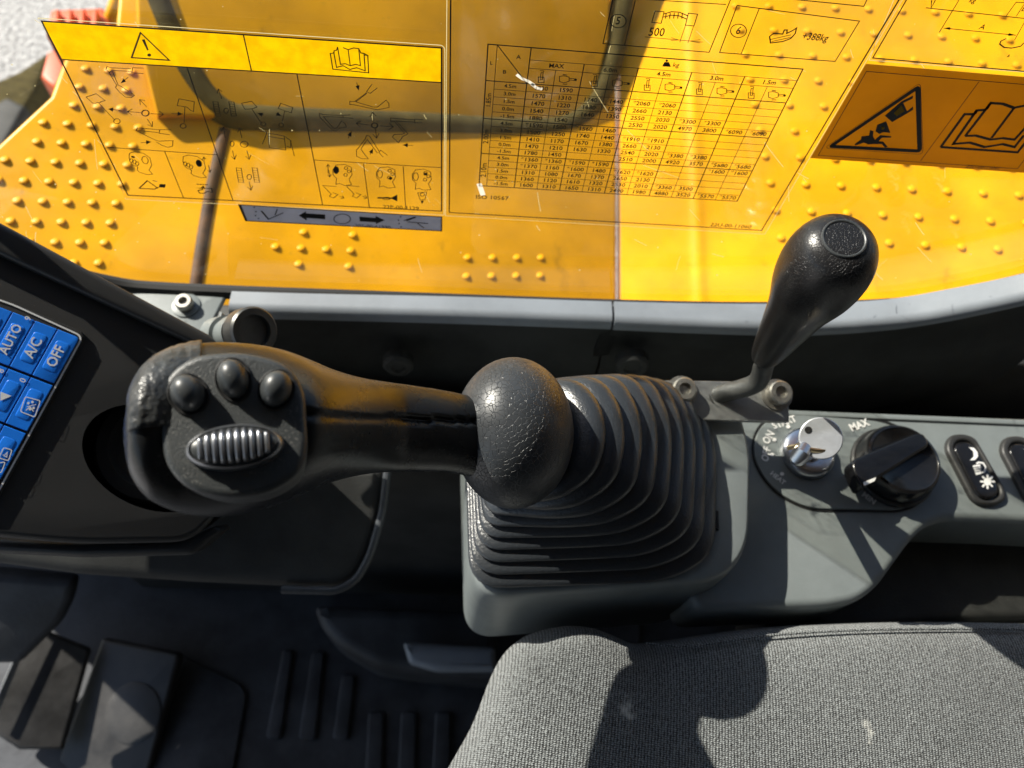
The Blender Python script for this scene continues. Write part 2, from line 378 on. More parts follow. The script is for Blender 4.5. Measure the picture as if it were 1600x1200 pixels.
# ------------------------------------------------------------------ outside: the yellow hood
DK = ZP(0.40)
hood = thing('machine_hood', (0, .6, .40), 'bright yellow sheet metal hood deck with raised anti-slip bumps beyond the window', 'hood')
seamx = DK.hit(966, 460).x
NL = Vector((.25, -.245, .935)).normalized(); PL_L = Plane((seamx, .40, .40), NL)  # tilted away from the sun, the slope imitates cast shade on the deck
def quadpl(pl, x0, x1, y0, y1):
    return [Vector((x, y, pl.p.z - (pl.n.x*(x-pl.p.x) + pl.n.y*(y-pl.p.y))/pl.n.z)) for x, y in ((x0, y0), (x1, y0), (x1, y1), (x0, y1))]
dl = prism('deck_panel', PL_L, [[(-200, 560), (-160, 420), (-30, 250), (78, 150), (100, 90), (180, 50), (196, -140), (960, -140), (964.5, 180), (964.5, 560)]], .02, M_yel, hood, .004)
# right panel: one bent sheet, rising from the seam and then easing off
def zr(x):
    d = max(x - seamx, 0)
    return .40 + .20*.09*(1-math.exp(-d/.09)) + .10*d + .0022*math.exp(-((d-.072)/.006)**2)
xr = [seamx + .0015 + .002*i for i in range(72)] + [seamx + .15 + .08*i for i in range(13)]; yr = (.29, .7, 1.1, 1.6)
vs_ = [(x, y, zr(x) + .262*(y-.40)) for x in xr for y in yr] + [(x, y, zr(x) + .262*(y-.40) - .02) for x in xr for y in yr]
n0 = len(xr)*4; fs = []
for i in range(len(xr)-1):
    for j in range(3): q = (i*4+j, (i+1)*4+j, (i+1)*4+j+1, i*4+j+1); fs += [q, tuple(n0 + k for k in q[::-1])]
    fs += [(i*4, n0+i*4, n0+(i+1)*4, (i+1)*4)]
fs += [(j, j+1, n0+j+1, n0+j) for j in range(3)]
dr = mesh('deck_panel', vs_, fs, M_yel, hood, 50)
PL_R = Plane((seamx + .25, .40, zr(seamx + .25)), Vector((-.13, -.26, .96)))
def onright(q): return Vector((q.x, q.y, zr(q.x) + .262*(q.y-.40)))
# bumps
bm = bmesh.new(); bmesh.ops.create_uvsphere(bm, u_segments=10, v_segments=6, radius=1)
for v in bm.verts:
    if v.co.z < -0.01: v.co.z = 0
bmesh.ops.remove_doubles(bm, verts=bm.verts, dist=1e-4)
bump_me = bpy.data.meshes.new('tread_bump'); bm.to_mesh(bump_me); bm.free(); finish(bump_me, 0); bump_me.materials.append(M_yel)
def bump_at(p, panel, r=.0052, h=.0024):
    o = bpy.data.objects.new('tread_bump', bump_me); o.scale = (r, r, h); o.location = p; link(o, panel)
def offedge(q):
    v = ROT.transposed() @ (q - CAM); x, y = 800 + F*v.x/v.z, 600 + F*v.y/v.z
    return x > (78 - (y-150)*1.08 if y > 150 else 100 - (y-90)*.37) + 14
def bgrid(pl, panel, p0, p1, p2, ni, nj, test):
    a = pl.hit(*p0); e1 = pl.hit(*p1) - a; e2 = pl.hit(*p2) - a
    for i in ni:
        for j in nj:
            q = a + e1*i + e2*j
            if test(q, i, j): bump_at(onright(q) if panel == dr else q, panel, *((.0044, .0021) if panel == dr else (.0036, .0013)))
bgrid(PL_L, dl, (66, 314), (105, 315), (76, 283), range(-2, 4), range(-3, 8), lambda q, i, j: j + i > -3 and (j < 5 or i < 3) and q.y < .78 and offedge(q))
bgrid(PL_L, dl, (730, 402), (769, 402), (728, 431), range(0, 4), range(0, 2), lambda q, i, j: True)
bgrid(PL_L, dl, (430, 385), (470, 387), (434, 360), range(0, 4), range(-1, 2), lambda q, i, j: (i + j) % 2 == 0 or j == 0)
bgrid(PL_R, dr, (1204, 286), (1259, 288), (1196, 244), range(0, 11), range(-2, 9), lambda q, i, j: q.y < 1.05 and not (i > 3 and j in (2, 3) and False))
# the taller cover behind it, sloped so grazing sun darkens it in place of cast shade
a0 = PL_L.hit(250, 178); a1 = PL_L.hit(905, 196); yb = (a0.y + a1.y)/2; SL = math.radians(24)
cover = thing('hood_cover', (-.15, yb + .15, .40), 'flat yellow cover plate, sloped to look shaded, framed by the dark rubber seal', 'cover')
cpl = Plane(PL_L.hit(600, 190, .004), NL + Vector((.10, -.25, 0)))
prism('cover_panel', cpl, [[(245, 180), (915, 197), (952, 60), (958, -160), (205, -160), (215, 60)]], .012, M_yel, cover, .003)
hs_ = mesh('reflection_strip', *tube([PL_L.hit(*q, -.0038) for q in ((352, 205), (330, 300), (318, 370), (306, 450))], .0062, 12), M_brown, hood)  # brown strip standing in for a dark reflected line, no real part
rail = tag(mesh('rubber_seal', *tube(smooth_path([cpl.hit(*q, -.009) for q in ((225, -60), (258, 30), (300, 120), (352, 176), (420, 186), (640, 194), (850, 202), (920, 170), (955, 95), (972, 0), (980, -80))], 8), .0125, 16), M_pipe, None), 'thick dark rubber seal strip running in a U around the hood cover outside', 'seal')
# front corner: orange step, dark track frame
st = thing('orange_step', DK.hit(110, 90), 'small orange ribbed step block at the far front corner of the machine', 'step')
g1 = ZP(.30)
prism('block', g1, [[(78, 14), (160, 10), (176, 40), (150, 62), (70, 52)]], .10, M_orange, st, .006)
prism('block', ZP(.22), [[(72, 80), (100, 70), (110, 110), (85, 138), (62, 118)]], .10, M_orange, st, .006)
for k in range(4):
    prism('rib', ZP(.31), [[(84 + 20*k, 14), (92 + 20*k, 14), (90 + 20*k, 52), (80 + 20*k, 52)]], .02, M_orange, st, .002)
tf = thing('track_frame', ZP(-.4).hit(30, 180), 'dark grey track frame seen below the hood at the left corner', 'track')
prism('beam', ZP(-.3), [[(-120, 260), (-60, 150), (30, 110), (75, 80), (60, 130), (20, 200), (-30, 330)]], .3, M_pipe, tf, .01)
prism('plate', ZP(-.2), [[(-60, 190), (10, 150), (40, 165), (0, 240), (-40, 300)]], .1, M_wall, tf, .01)
bk = thing('boom_bracket', at(205, 10, 1.0), 'black bracket with yellow arm at the top left beyond the glass', 'bracket')
mesh('arm', *tube(smooth_path([at(165, 60, 1.05), at(185, 10, 1.0), at(205, -60, .98)], 5), .012), M_yel, bk)
prism('plate', YP(.93), [[(178, 34), (196, -40), (290, -60), (258, 36), (236, 40)]], .02, M_wall, bk, .004)

# ------------------------------------------------------------------ window
GY = 0.275; GL = YP(GY)
win = thing('side_window', (0, GY, .60), 'large clear cab side window with safety stickers above the grey ledge', 'window')
wl = [Vector(p) for p in ((-.50, GY, .56), (.48, GY, .56), (.48, GY, 1.42), (-.50, GY, 1.42))]
prism('pane', GL, [wl], .004, M_glass, win, .0005, world=True, off=0)
gp = [GL.hit(*q) for q in ((-260, 60), (-200, 200), (-110, 310), (0, 372), (80, 408), (170, 433), (270, 444), (600, 457), (960, 470), (1200, 474), (1400, 468), (1500, 452), (1600, 430), (1720, 395), (1800, 350))]
mesh('gasket', *tube([p + Vector((0, -.002, -.003)) for p in smooth_path(gp, 5)], .0045, 10), M_gasket, win)

M_scr = mat('white_scratch', (.9, .9, .85), .5); translucent(M_scr, .8)
# ---- sticker 1: control pattern --------------------------------------------------
FO, PO = .0006, .0011
s1 = thing('control_sticker', GL.hit(440, 318), 'control pattern sticker with yellow warning header and lever diagrams', 'sticker')
C1 = [(65, 33), (690, 75), (690, 330), (200, 305)]
prism('film', GL, [rnd([(59, 28), (695, 71), (694, 336), (196, 311)], [2, 9, 2, 2])], .0003, M_film, s1, 0, off=FO - .0001)
prism('header', GL, [[(66, 34), (689, 76), (689, 129), (98, 94)]], .00022, M_hdr, s1, 0, off=PO - .0002)
p = Print(GL, PO)
p.line(C1, 2.6, True); p.line([(97, 93), (690, 129)], 2); p.line([(380, 53), (393, 111)], 2)
p.line([(292, 105), (364, 313)], 1.7); p.line([(464, 116), (504, 320)], 1.7)
p.line([(167, 230), (339, 242)], 1.3); p.line([(491, 250), (690, 262)], 1.3)
p.line([(257, 236), (287, 310)], 1.3); p.line([(568, 256), (577, 324)], 1.3); p.line([(630, 260), (634, 327)], 1.3)
z2 = zm(60, 20, 3.529); z3 = zm(360, 60, 3.75)
p.line(z2((563, 110), (722, 262), (514, 247)), 2.4, True)
p.fill(z2((570, 148), (586, 146), (608, 205), (600, 208))); p.disc(*z2((611, 233))[0], 3, 2.4)
def L(z, *pts, w=1.1, c=False): p.line(z(*pts), w, c)
# boom pictograms
L(z2, (512, 323), (405, 318), (390, 330), (432, 400), (425, 412), (450, 440), (480, 465), (512, 468), (530, 455), (455, 405), (440, 400), (408, 322))
L(z2, (512, 308), (400, 303), (378, 296), (372, 312), (392, 330)); L(z2, (580, 305), (520, 303), (515, 330), (580, 335))
L(z2, (262, 465), (318, 446), (368, 484), (345, 490), (338, 497), (325, 494), (315, 500), (300, 498), (262, 465)); L(z2, (330, 495), (418, 588)); p.circ(*z2((433, 598))[0], 5, 4)
L(z2, (775, 474), (860, 490), (855, 545), (835, 535), (820, 520), (765, 512), (775, 474)); L(z2, (808, 520), (803, 608)); p.circ(*z2((798, 624))[0], 4.6, 3.6)
p.circ(*z2((590, 553))[0], 5.6, 4.6, 1.8)
p.arrow(*z2((598, 520), (558, 478)), 7); p.arrow(*z2((565, 550), (492, 545)), 7); p.arrow(*z2((618, 556), (690, 560)), 7); p.arrow(*z2((600, 585), (628, 628)), 7)
p.arrow(*z2((460, 540), (385, 530)), 6, 1, True); p.arrow(*z2((733, 555), (795, 558)), 6, 1, True); p.arrow(*z2((495, 355), (455, 388)), 6, 1, True); p.arrow(*z2((565, 716), (622, 712)), 6, 1, True)
L(z2, (665, 645), (570, 636), (545, 634), (538, 648), (550, 655), (640, 700), (665, 708), (700, 706), (742, 705), (740, 735), (715, 742), (680, 730), (650, 712)); L(z2, (730, 645), (670, 644), (665, 664), (725, 672)); L(z2, (580, 652), (660, 660))
# lever heads bottom left
for ox, blk in ((0, 0), (297, 1)):
    L(z2, *[(x + ox, y + ox*.06) for x, y in ((500, 800), (502, 775), (530, 766), (580, 775), (615, 800), (625, 840), (610, 868), (630, 890), (600, 892), (560, 880), (545, 868), (548, 850), (520, 838), (505, 820))], c=True)
    for q in ((512, 815), (530, 822), (545, 832)): p.circ(*z2((q[0] + ox, q[1] + ox*.06))[0], 2.4, 3)
    (p.disc if blk else p.circ)(*z2((588 + ox, 812 + ox*.06))[0], 4.5, 6, rot=-.5)
p.disc(*z2((522, 795))[0], 3.2, 1.6, .3)
p.line(z2((555, 968), (600, 926), (660, 968)), 1.8); p.line(z2((555, 968), (640, 972), (662, 962)), 1.8); p.fill(z2((668, 945), (702, 945), (698, 965), (664, 962))); p.line(z2((630, 925), (655, 930)), 1.4)
p.line(z2((872, 968), (900, 966), (905, 975), (880, 980), (890, 995), (915, 995), (930, 985), (960, 990), (955, 968)), 1.6, True); p.arrow(*z2((905, 975), (910, 955)), 4, 1.4); p.line(z2((872, 945), (935, 948)), 1.6)
p.arrow(*z2((915, 815), (912, 795)), 4); p.arrow(*z2((938, 840), (946, 880)), 4)
# track pictograms
for dx, dy in ((0, 0), (128, 365)):
    for ox in (0, 88):
        for k in range(7): L(z2, (962 + ox + dx + 2*k, 490 + dy + 13*k), (990 + ox + dx + 2*k, 492 + dy + 13*k), w=.9)
        L(z2, (962 + ox + dx, 488 + dy), (976 + ox + dx, 570 + dy)); L(z2, (990 + ox + dx, 490 + dy), (1004 + ox + dx, 572 + dy))
    p.circ(*z2((1035 + dx, 540 + dy))[0], 3.5, 4)
p.arrow(*z2((1012, 475), (992, 420)), 6); p.arrow(*z2((1030, 690), (1020, 630)), 6); p.arrow(*z2((1122, 690), (1108, 635)), 6)
p.circ(*z2((1068, 722))[0], 3, 4); p.circ(*z2((1135, 725))[0], 6, 4.6); p.arrow(*z2((1070, 760), (1082, 808)), 6); p.arrow(*z2((1150, 760), (1162, 808)), 6); p.arrow(*z2((1162, 930), (1172, 978)), 6)
for pts in (((65, 380), (125, 368), (155, 402), (130, 412), (85, 415)), ((295, 380), (365, 405), (358, 435), (320, 425), (280, 410))): L(z3, *pts, c=True)
L(z3, (125, 412), (180, 495)); p.circ(*z3((192, 502))[0], 4, 3.2); L(z3, (318, 425), (302, 500)); p.circ(*z3((298, 508))[0], 3.6, 3.2)
p.arrow(*z3((195, 450), (160, 438)), 6, 1, True); p.arrow(*z3((270, 440), (298, 455)), 6, 1, True)
L(z3, (222, 555), (315, 572), (325, 655), (228, 640), c=True); L(z3, (225, 575), (318, 590)); L(z3, (170, 545), (215, 548), (188, 620), c=False); L(z3, (320, 575), (355, 600), (352, 640), (330, 632)); L(z3, (352, 600), (375, 690))
# bucket pictograms right
for pts in (((860, 290), (820, 322), (798, 312), (830, 268)), ((798, 318), (728, 370), (700, 368), (700, 388), (722, 388), (830, 412), (862, 418), (930, 405), (928, 380), (912, 362), (862, 402), (838, 402), (735, 372), (800, 322)),
            ((705, 448), (660, 450), (660, 464), (720, 468)), ((660, 452), (545, 446), (522, 440), (524, 462), (600, 540), (618, 545), (640, 525), (680, 520), (672, 498), (650, 485), (625, 525), (605, 528), (545, 458), (660, 462)),
            ((1130, 474), (1080, 474), (1080, 494), (1125, 494)), ((1080, 478), (965, 468), (938, 466), (940, 486), (962, 486), (1020, 556), (1005, 562), (960, 562), (950, 578), (985, 612), (1010, 575), (1040, 560), (1030, 548), (972, 484), (1080, 490)),
            ((920, 685), (880, 655), (870, 668), (895, 695)), ((872, 662), (815, 572), (798, 568), (790, 590), (752, 640), (738, 655), (740, 690), (770, 705), (808, 706), (778, 668), (765, 648), (802, 592), (862, 672))):
    L(z3, *pts)
p.circ(*z3((845, 510))[0], 4.6, 4, 1.8)
p.arrow(*z3((838, 485), (834, 432)), 7); p.arrow(*z3((815, 508), (738, 498)), 7); p.arrow(*z3((875, 512), (955, 518)), 7); p.arrow(*z3((850, 530), (856, 585)), 7)
p.arrow(*z3((740, 258), (752, 305)), 6, 1, True); p.arrow(*z3((690, 585), (710, 545)), 6, 1, True); p.arrow(*z3((1070, 628), (1010, 624)), 6, 1, True); p.arrow(*z3((818, 680), (836, 645)), 6, 1, True)
# lever heads bottom right
for ox, oy in ((600, 0), (855, 15), (1065, 28)):
    L(z3, *[(x + ox, y + oy) for x, y in ((0, 770), (20, 742), (70, 738), (108, 755), (112, 800), (95, 825), (110, 858), (70, 862), (40, 850), (18, 856), (22, 820), (2, 800))], c=True)
    for q in ((78, 760), (95, 780), (75, 800)): p.circ(*z3((q[0] + ox, q[1] + oy))[0], 2.6, 2.2)
p.disc(*z3((620, 772))[0], 4.5, 6); p.circ(*z3((876, 796))[0], 4, 6); p.circ(*z3((1086, 810))[0], 4, 6); p.disc(*z3((938, 820))[0], 3.2, 2.2); p.disc(*z3((1143, 795))[0], 3.2, 2.2)
p.arrow(*z3((572, 790), (572, 738)), 4); p.arrow(*z3((576, 770), (582, 812)), 4)
for ox in (0, 135): L(z3, (538 + ox, 862), (620 + ox, 868)); L(z3, (545 + ox, 866), (590 + ox, 912), (580 + ox, 925), (605 + ox, 935), (630 + ox, 915), (600 + ox, 905)); p.arrow(*z3((640 + ox, 925), (665 + ox, 935)), 4)
p.fill(z3((862, 930), (945, 932), (978, 915), (978, 955), (945, 940), (862, 938))); p.circ(*z3((915, 938))[0], 6, 2)
L(z3, (1098, 905), (1150, 900), (1140, 945), (1112, 945), c=True); p.circ(*z3((1125, 915))[0], 3.5, 2.5); p.fill(z3((1115, 950), (1135, 950), (1122, 972)))
p.text('22P-00-1129', *z3((1000, 992))[0], 11, (1, .055))
# header book
for pts in (((585, 85), (600, 180), (810, 202), (805, 100), (785, 98)), ((605, 78), (622, 170), (660, 160), (700, 182), (740, 172), (790, 190), (783, 88), (760, 85)),
            ((628, 50), (645, 152), (672, 148), (702, 160), (735, 152), (762, 160), (752, 60), (722, 56), (690, 66), (660, 54))): p.line(z3(*pts), 1.8)
p.line(z3((628, 50), (622, 70), (608, 72), (607, 86), (585, 88)), 1.6); p.line(z3((690, 66), (702, 160)), 1.6); p.line(z3((752, 60), (765, 85), (783, 88), (805, 100)), 1.6)
p.build('print', M_ink, s1)

# ---- sticker 2: grey strip with arrows --------------------------------------------
s2 = thing('arrow_sticker', GL.hit(530, 350), 'narrow grey sticker with two black arrows and a circle', 'sticker')
prism('backing', GL, [[(373, 320), (690, 339), (690, 361), (384, 345)]], .0003, M_gst, s2, 0, off=PO - .0002)
p = Print(GL, PO)
p.line([(373, 320), (690, 339), (690, 361), (384, 345)], 2, True); p.line([(375, 320), (385, 345)], 3.5)
p.fill(z3((400, 1038), (445, 1012), (443, 1025), (555, 1032), (556, 1060), (446, 1052), (448, 1068)))
p.fill(z3((905, 1065), (850, 1040), (850, 1052), (756, 1044), (758, 1072), (852, 1078), (852, 1088)))
p.circ(*z3((655, 1058))[0], 13, 7.6, 1.6)
for pts in (((180, 1010), (222, 1060), (310, 1022)), ((262, 1035), (275, 1000)), ((1015, 1068), (1085, 1045)), ((1040, 1075), (1160, 1085)), ((1095, 1082), (1135, 1112))): p.line(z3(*pts), 1.8)
p.line(z3((182, 1012), (222, 1058)), 3); p.line(z3((1030, 1068), (1085, 1047)), 3)
for a in ((140, 990), (150, 1015), (148, 1038), (165, 1055), (998, 1045), (985, 1065), (988, 1085), (1000, 1105)): p.disc(*z3(a)[0], 1.3, 1.1)
p.text('201-00-61990', *z3((835, 1102))[0], 10, (1, .06))
p.build('print', M_ink, s2)

# ---- sticker 3: load chart ----------------------------------------------------------
s3 = thing('load_chart_sticker', GL.hit(945, 350), 'large transparent load chart sticker printed with a table of numbers', 'sticker')
prism('film', GL, [[(699, -120), (696, 337), (1195, 366), (1480, -120)]], .0003, M_film, s3, 0, off=FO)
p = Print(GL, PO)
p.line([(705, -120), (702, 332)], 2.6); p.line([(702, 332), (1190, 360), (1476, -120)], 1.9)
q00, q10, q11, q01 = GL.hit(762.5, 69), GL.hit(1254.6, 108), GL.hit(1151.7, 314.5), GL.hit(748.6, 290)
inv = ROT.transposed()
def proj(P): q = inv @ (P - CAM); return (800 + F*q.x/q.z, 600 + F*q.y/q.z)
def T(a, b): return proj((q00*(1-a) + q10*a)*(1-b) + (q01*(1-a) + q11*a)*b)
def bfor(y):                                     # table fraction for a photo row at the left edge
    lo, hi = 0, 1
    for _ in range(40):
        mid = (lo+hi)/2
        if T(0, mid)[1] < y: lo = mid
        else: hi = mid
    return lo
def afor(x):
    lo, hi = 0, 1
    for _ in range(40):
        mid = (lo+hi)/2
        if T(mid, 0)[0] < x: lo = mid
        else: hi = mid
    return lo
B1, B2, B3 = bfor(125.8), bfor(185), bfor(239.6)
A = [0, afor(777), afor(830)] + [afor(830) + (1-afor(830))*k/10 for k in range(1, 11)]
p.line([T(0, 0), T(1, 0), T(1, 1), T(0, 1)], 2, True)
for b in (B1, B2, B3): p.line([T(0, b), T(1, b)], 1.7)
bk1, bk2 = B1*.33, B1*.56
p.line([T(A[2], bk1), T(1, bk1)], 1); p.line([T(A[2], bk2), T(1, bk2)], 1)
for k, a in enumerate(A[1:-1], 1):
    major = k in (1, 2, 4, 6, 8, 10)
    p.line([T(a, 0 if k < 3 else (bk1 if major else bk2)), T(a, 1)], 1.7 if major and k > 1 else 1.0)
p.line([T(A[1], 0), T(A[2], B1)], 1.6)
for b0, b1 in ((B1, B2), (B2, B3), (B3, 1)):
    for k in range(1, 5): p.line([T(A[1], b0 + (b1-b0)*k/5), T(1, b0 + (b1-b0)*k/5)], .9)
def cell(txt, a, b, size, d=(1, .06), bold=0.02): x, y = T(a, b); p.text(txt, x, y, size, d, bold=bold)
mid = lambda i, j: (A[i] + A[j])/2
cell('L', mid(0, 1), B1*.5, 9); cell('A', A[1] + (A[2]-A[1])*.66, B1*.28, 10); cell('B', A[1] + (A[2]-A[1])*.28, B1*.72, 10)
for g, (txt) in enumerate(('MAX', '6.0m', '4.5m', '3.0m', '1.5m')):
    cell(txt, mid(2 + 2*g, 4 + 2*g), (bk1+bk2)/2, 11)
    for s_, h in ((0, 2 + 2*g), (1, 3 + 2*g)):
        x, y = T(mid(h, h+1), (bk2+B1)/2)
        if s_ == 0:
            p.line([(x-4.5, y), (x+4.5, y+.6), (x+4.5, y+9), (x-4.5, y+8.4)], 1.2, True); p.line([(x-1.5, y+4), (x, y-7), (x+3, y-6.5), (x+2, y+4)], 1.2, True); p.line([(x-2, y-10), (x+4, y-9.5), (x+3, y-6)], 1.2)
        else:
            p.line([(x-13, y-4), (x-6, y-5), (x+2, y-3), (x+2, y+3.5), (x-6, y+6), (x-13, y+4)], 1.2, True); p.line([(x+2, y-1), (x+13, y), (x+13, y+2.5), (x+2, y+1.5)], 1.2, True)
            p.line([(x-8, y-7), (x-1, y-6)], 1.4); p.line([(x-8, y+8), (x-1, y+8)], 1.4); p.disc(x+12, y+1, 2, 1.8)
x, y = T((A[2] + 1)*.5, bk1*.45); p.fill([(x-8, y+4), (x-4, y-3), (x+3, y-2.6), (x+6, y+4.6)]); p.disc(x-.6, y-5, 2, 1.8); p.text('kg', x+14, y+2, 11, (1, .07))
V = [[('*1730', '1590'), None, None, None, None],
     [('1570', '1310'), ('1740', '1440'), ('*2060', '*2060'), None, None],
     [('1470', '1220'), ('1680', '1390'), ('2660', '2130'), None, None],
     [('1540', '1270'), ('1640', '1350'), ('2550', '2030'), ('*3300', '*3300'), None],
     [('1880', '1540'), None, ('2530', '2020'), ('4970', '3800'), ('*6090', '*6090')],
     [('*1590', '1500'), ('*1560', '1460'), None, None, None],
     [('1500', '1250'), ('1740', '1440'), ('*1910', '*1910'), None, None],
     [('1410', '1170'), ('1670', '1380'), ('2660', '2130'), None, None],
     [('1470', '1210'), ('1630', '1330'), ('2540', '2020'), ('*3380', '*3380'), None],
     [('1780', '1450'), None, ('2510', '2000'), ('4920', '3570'), ('*5680', '*5680')],
     [('*1360', '*1360'), ('*1590', '*1590'), None, None, ('*1600', '*1600')],
     [('*1370', '1160'), ('*1600', '1480'), ('*1620', '*1620'), None, None],
     [('1310', '1080'), ('1670', '1370'), ('2650', '2130'), None, None],
     [('1360', '1120'), ('1610', '1320'), ('2530', '2010'), ('*3360', '3500'), None],
     [('1600', '1310'), ('1650', '1310'), ('2490', '1980'), ('4880', '3520'), ('*5570', '*5570')]]
hs = ('4.5m', '3.0m', '1.5m', '0.0m', '-1.5m')
for r, row in enumerate(V):
    b0, b1 = ((B1, B2), (B2, B3), (B3, 1))[r // 5]; b = b0 + (b1-b0)*((r % 5) + .5)/5
    cell(hs[r % 5], mid(1, 2), b, 9.6)
    for g, pr in enumerate(row):
        if pr:
            for k in (0, 1): cell(pr[k], mid(2 + 2*g + k, 3 + 2*g + k), b, 11)
for (b0, b1), t in (((B1, B2), '1.85m'), ((B2, B3), '2.00m'), ((B3, 1), '2.10m')):
    x, y = T(mid(0, 1), (b0+b1)/2); p.text(t, x, y, 9, (.06, -1))
p.text('ISO 10567', 769, 309, 12, (1, .05)); p.text('22U-00-11060', 1142, 353, 11, (1, .06))
z5 = zm(900, 0, 3.158); z6 = zm(1240, 0, 4.286)
p.line(z5((195, -60), (133, 215), (657, 258), (770, -20)), 1.6); p.line(z5((300, -30), (240, 222)), 1.4); p.line(z5((195, -12), (740, 22)), 1.4)
p.circ(*z5((208, 104))[0], 12.5, 10.5, 1.4); p.text('5', *z5((208, 104))[0], 19, (1, .06), .8)
p.text('500', *z5((398, 160))[0], 21, (1, .04), .8)
p.line(z5((390, 55), (435, 58), (420, 115), (374, 110)), 1.4, True); p.line(z5((555, 65), (600, 70), (582, 128), (540, 124)), 1.4, True); p.line(z5((430, 70), (470, 58), (510, 60), (552, 78)), 1.6); p.line(z5((428, 85), (470, 75), (508, 78), (548, 95)), 1.6)
for k in range(5): p.line(z5((445 + 20*k, 64), (442 + 20*k, 92)), 1.6)
p.line(z5((540, 126), (512, 208)), 1); p.line(z5((580, 130), (552, 212)), 1); p.line(z5((340, 182), (625, 208)), 1); p.line(z5((470, 186), (512, 198), (468, 200)), 1); p.line(z5((615, 196), (556, 202), (612, 212)), 1)
p.line(z5((795, 27), (708, 260)), 1.6); p.line(z5((905, 40), (815, 266)), 1.4); p.line([(1151, 8.5), (1343, 33), (1305, 96), (1124, 82)], 1.6)
p.circ(*z5((802, 152))[0], 12.5, 10.5, 1.4); p.text('6', *z5((802, 152))[0], 19, (1, .08), .8)
p.line(z5((955, 180), (975, 165), (1020, 168), (1028, 148), (1042, 148), (1040, 165), (1070, 150), (1088, 138), (1082, 165), (1060, 190), (1020, 205), (960, 212)), 2, True); p.line(z5((958, 195), (1060, 172)), 1.2); p.line(z5((965, 205), (1070, 182)), 1.2)
p.text('+388kg', *z6((145, 250))[0], 17, (1, .09), .8)
p.line(z6((-10, -5), (470, 42), (500, -20)), 1.6)
p.build('print', M_ink, s3)
pc = Print(GL, PO + .0002)
pc.line(z4 := zm(690, 0, 3.243)((380, 378), (410, 400), (440, 412), (470, 432)), 5); pc.line(zm(690, 0, 3.243)((455, 425), (480, 445), (510, 452)), 5)
pc.build('scratch', M_scr, s3)
pc = Print(GL, PO + .0002); pc.line(zm(690, 0, 3.243)((190, 930), (210, 990)), 8); pc.build('scratch', M_scr, s3)

# ---- sticker 4: working range diagram (partly in frame) ------------------------------
s4 = thing('range_diagram_sticker', GL.hit(1480, 100), 'clear sticker with dimension arrows and letter A above the amber warning label', 'sticker')
prism('film', GL, [[(1445, -120), (1358, 94), (1800, 128), (1800, -120)]], .0003, M_film, s4, 0, off=FO)
p = Print(GL, PO)
p.line(z6((860, -180), (530, 388), (2300, 545)), 2.2)
p.line(z6((885, 52), (1700, 140)), 1.4); p.line(z6((1120, -20), (975, 218)), 1.4); p.line(z6((1640, -20), (1480, 268)), 1.2)
p.line(z6((1005, 188), (1490, 236)), 1.2); p.fill(z6((1000, 188), (1050, 182), (1048, 200))); p.fill(z6((1492, 236), (1440, 222), (1436, 240)))
p.text('A', *z6((1265, 182))[0], 12, (1, .1)); p.text('kg', *z6((1200, 4))[0], 11, (1, .1))
p.line(z6((925, 0), (920, 55), (950, 0)), 1.8); p.line(z6((1425, 105), (1490, 15), (1600, 20)), 1.3); p.line(z6((1490, 110), (1543, 30)), 1.2); p.text('B', *z6((1545, 60))[0], 12, (1, .1))
p.line(z6((1425, 258), (1388, 275), (1380, 295), (1410, 318), (1460, 322), (1520, 310), (1545, 285)), 2); p.text('&', *z6((1440, 375))[0], 7)
p.build('print', M_ink, s4)

# ---- sticker 5: amber warning label ---------------------------------------------------
s5 = thing('warning_label', GL.hit(1430, 255), 'amber warning label with falling load triangle and open book', 'sticker')
prism('backing', GL, [[(1353, 100), (1690, 128), (1600, 270), (1266, 247)]], .0003, M_warn, s5, 0, off=FO)
p = Print(GL, PO)
p.line(z6((488, 478), (1900, 595), (1500, 1130), (165, 1040)), 1.3, True); p.line(z6((1243, 545), (850, 1078)), 1.3)
p.line(z6((843, 570), (858, 1018), (232, 978)), 6, True) if False else None
tri = z6((832, 585), (845, 1012), (248, 980)); p.line(rnd(tri, 4, 3), 7.5, True)
p.line(rnd(z6((850, 552), (868, 1035), (205, 992)), 8, 3), .8, True)
p.fill(z6((610, 775), (720, 680), (800, 640), (798, 660), (735, 690), (760, 745), (800, 712), (800, 735), (760, 760), (660, 818), (640, 800)))
p.fill(z6((560, 835), (620, 812), (648, 890), (600, 885), (575, 898), (548, 880)))
p.fill(z6((512, 870), (535, 878), (532, 912), (545, 935), (580, 905), (655, 912), (652, 922), (592, 922), (570, 945), (600, 948), (632, 985), (612, 988), (590, 965), (530, 965), (500, 968), (470, 955), (415, 975), (408, 965), (450, 935), (455, 912), (505, 908)))
for pts in (((985, 985), (1500, 1020), (1700, 770)), ((985, 985), (1145, 765), (1215, 765)), ((1065, 970), (1225, 740), (1290, 735)), ((1150, 910), (1320, 690), (1400, 695), (1475, 722), (1560, 705), (1640, 715), (1700, 730)), ((1150, 910), (1220, 908), (1320, 935), (1400, 925), (1480, 935), (1620, 780)), ((1475, 725), (1325, 925)), ((1060, 965), (1180, 955), (1280, 985), (1400, 965), (1480, 985), (1543, 905)), ((1215, 765), (1225, 740)), ((1290, 735), (1320, 690))):
    p.line(z6(*pts), 4.6)
p.text('22U-00-11091', *z6((1270, 1122))[0], 9, (1, .07))
p.build('print', M_ink, s5)
wi = Print(GL, PO + .0002)
wi.fill(z6((672, 758), (722, 705), (745, 745), (690, 778))); wi.disc(*z6((597, 858))[0], 2.6, 2.4); wi.build('print_gap', M_warn, s5)

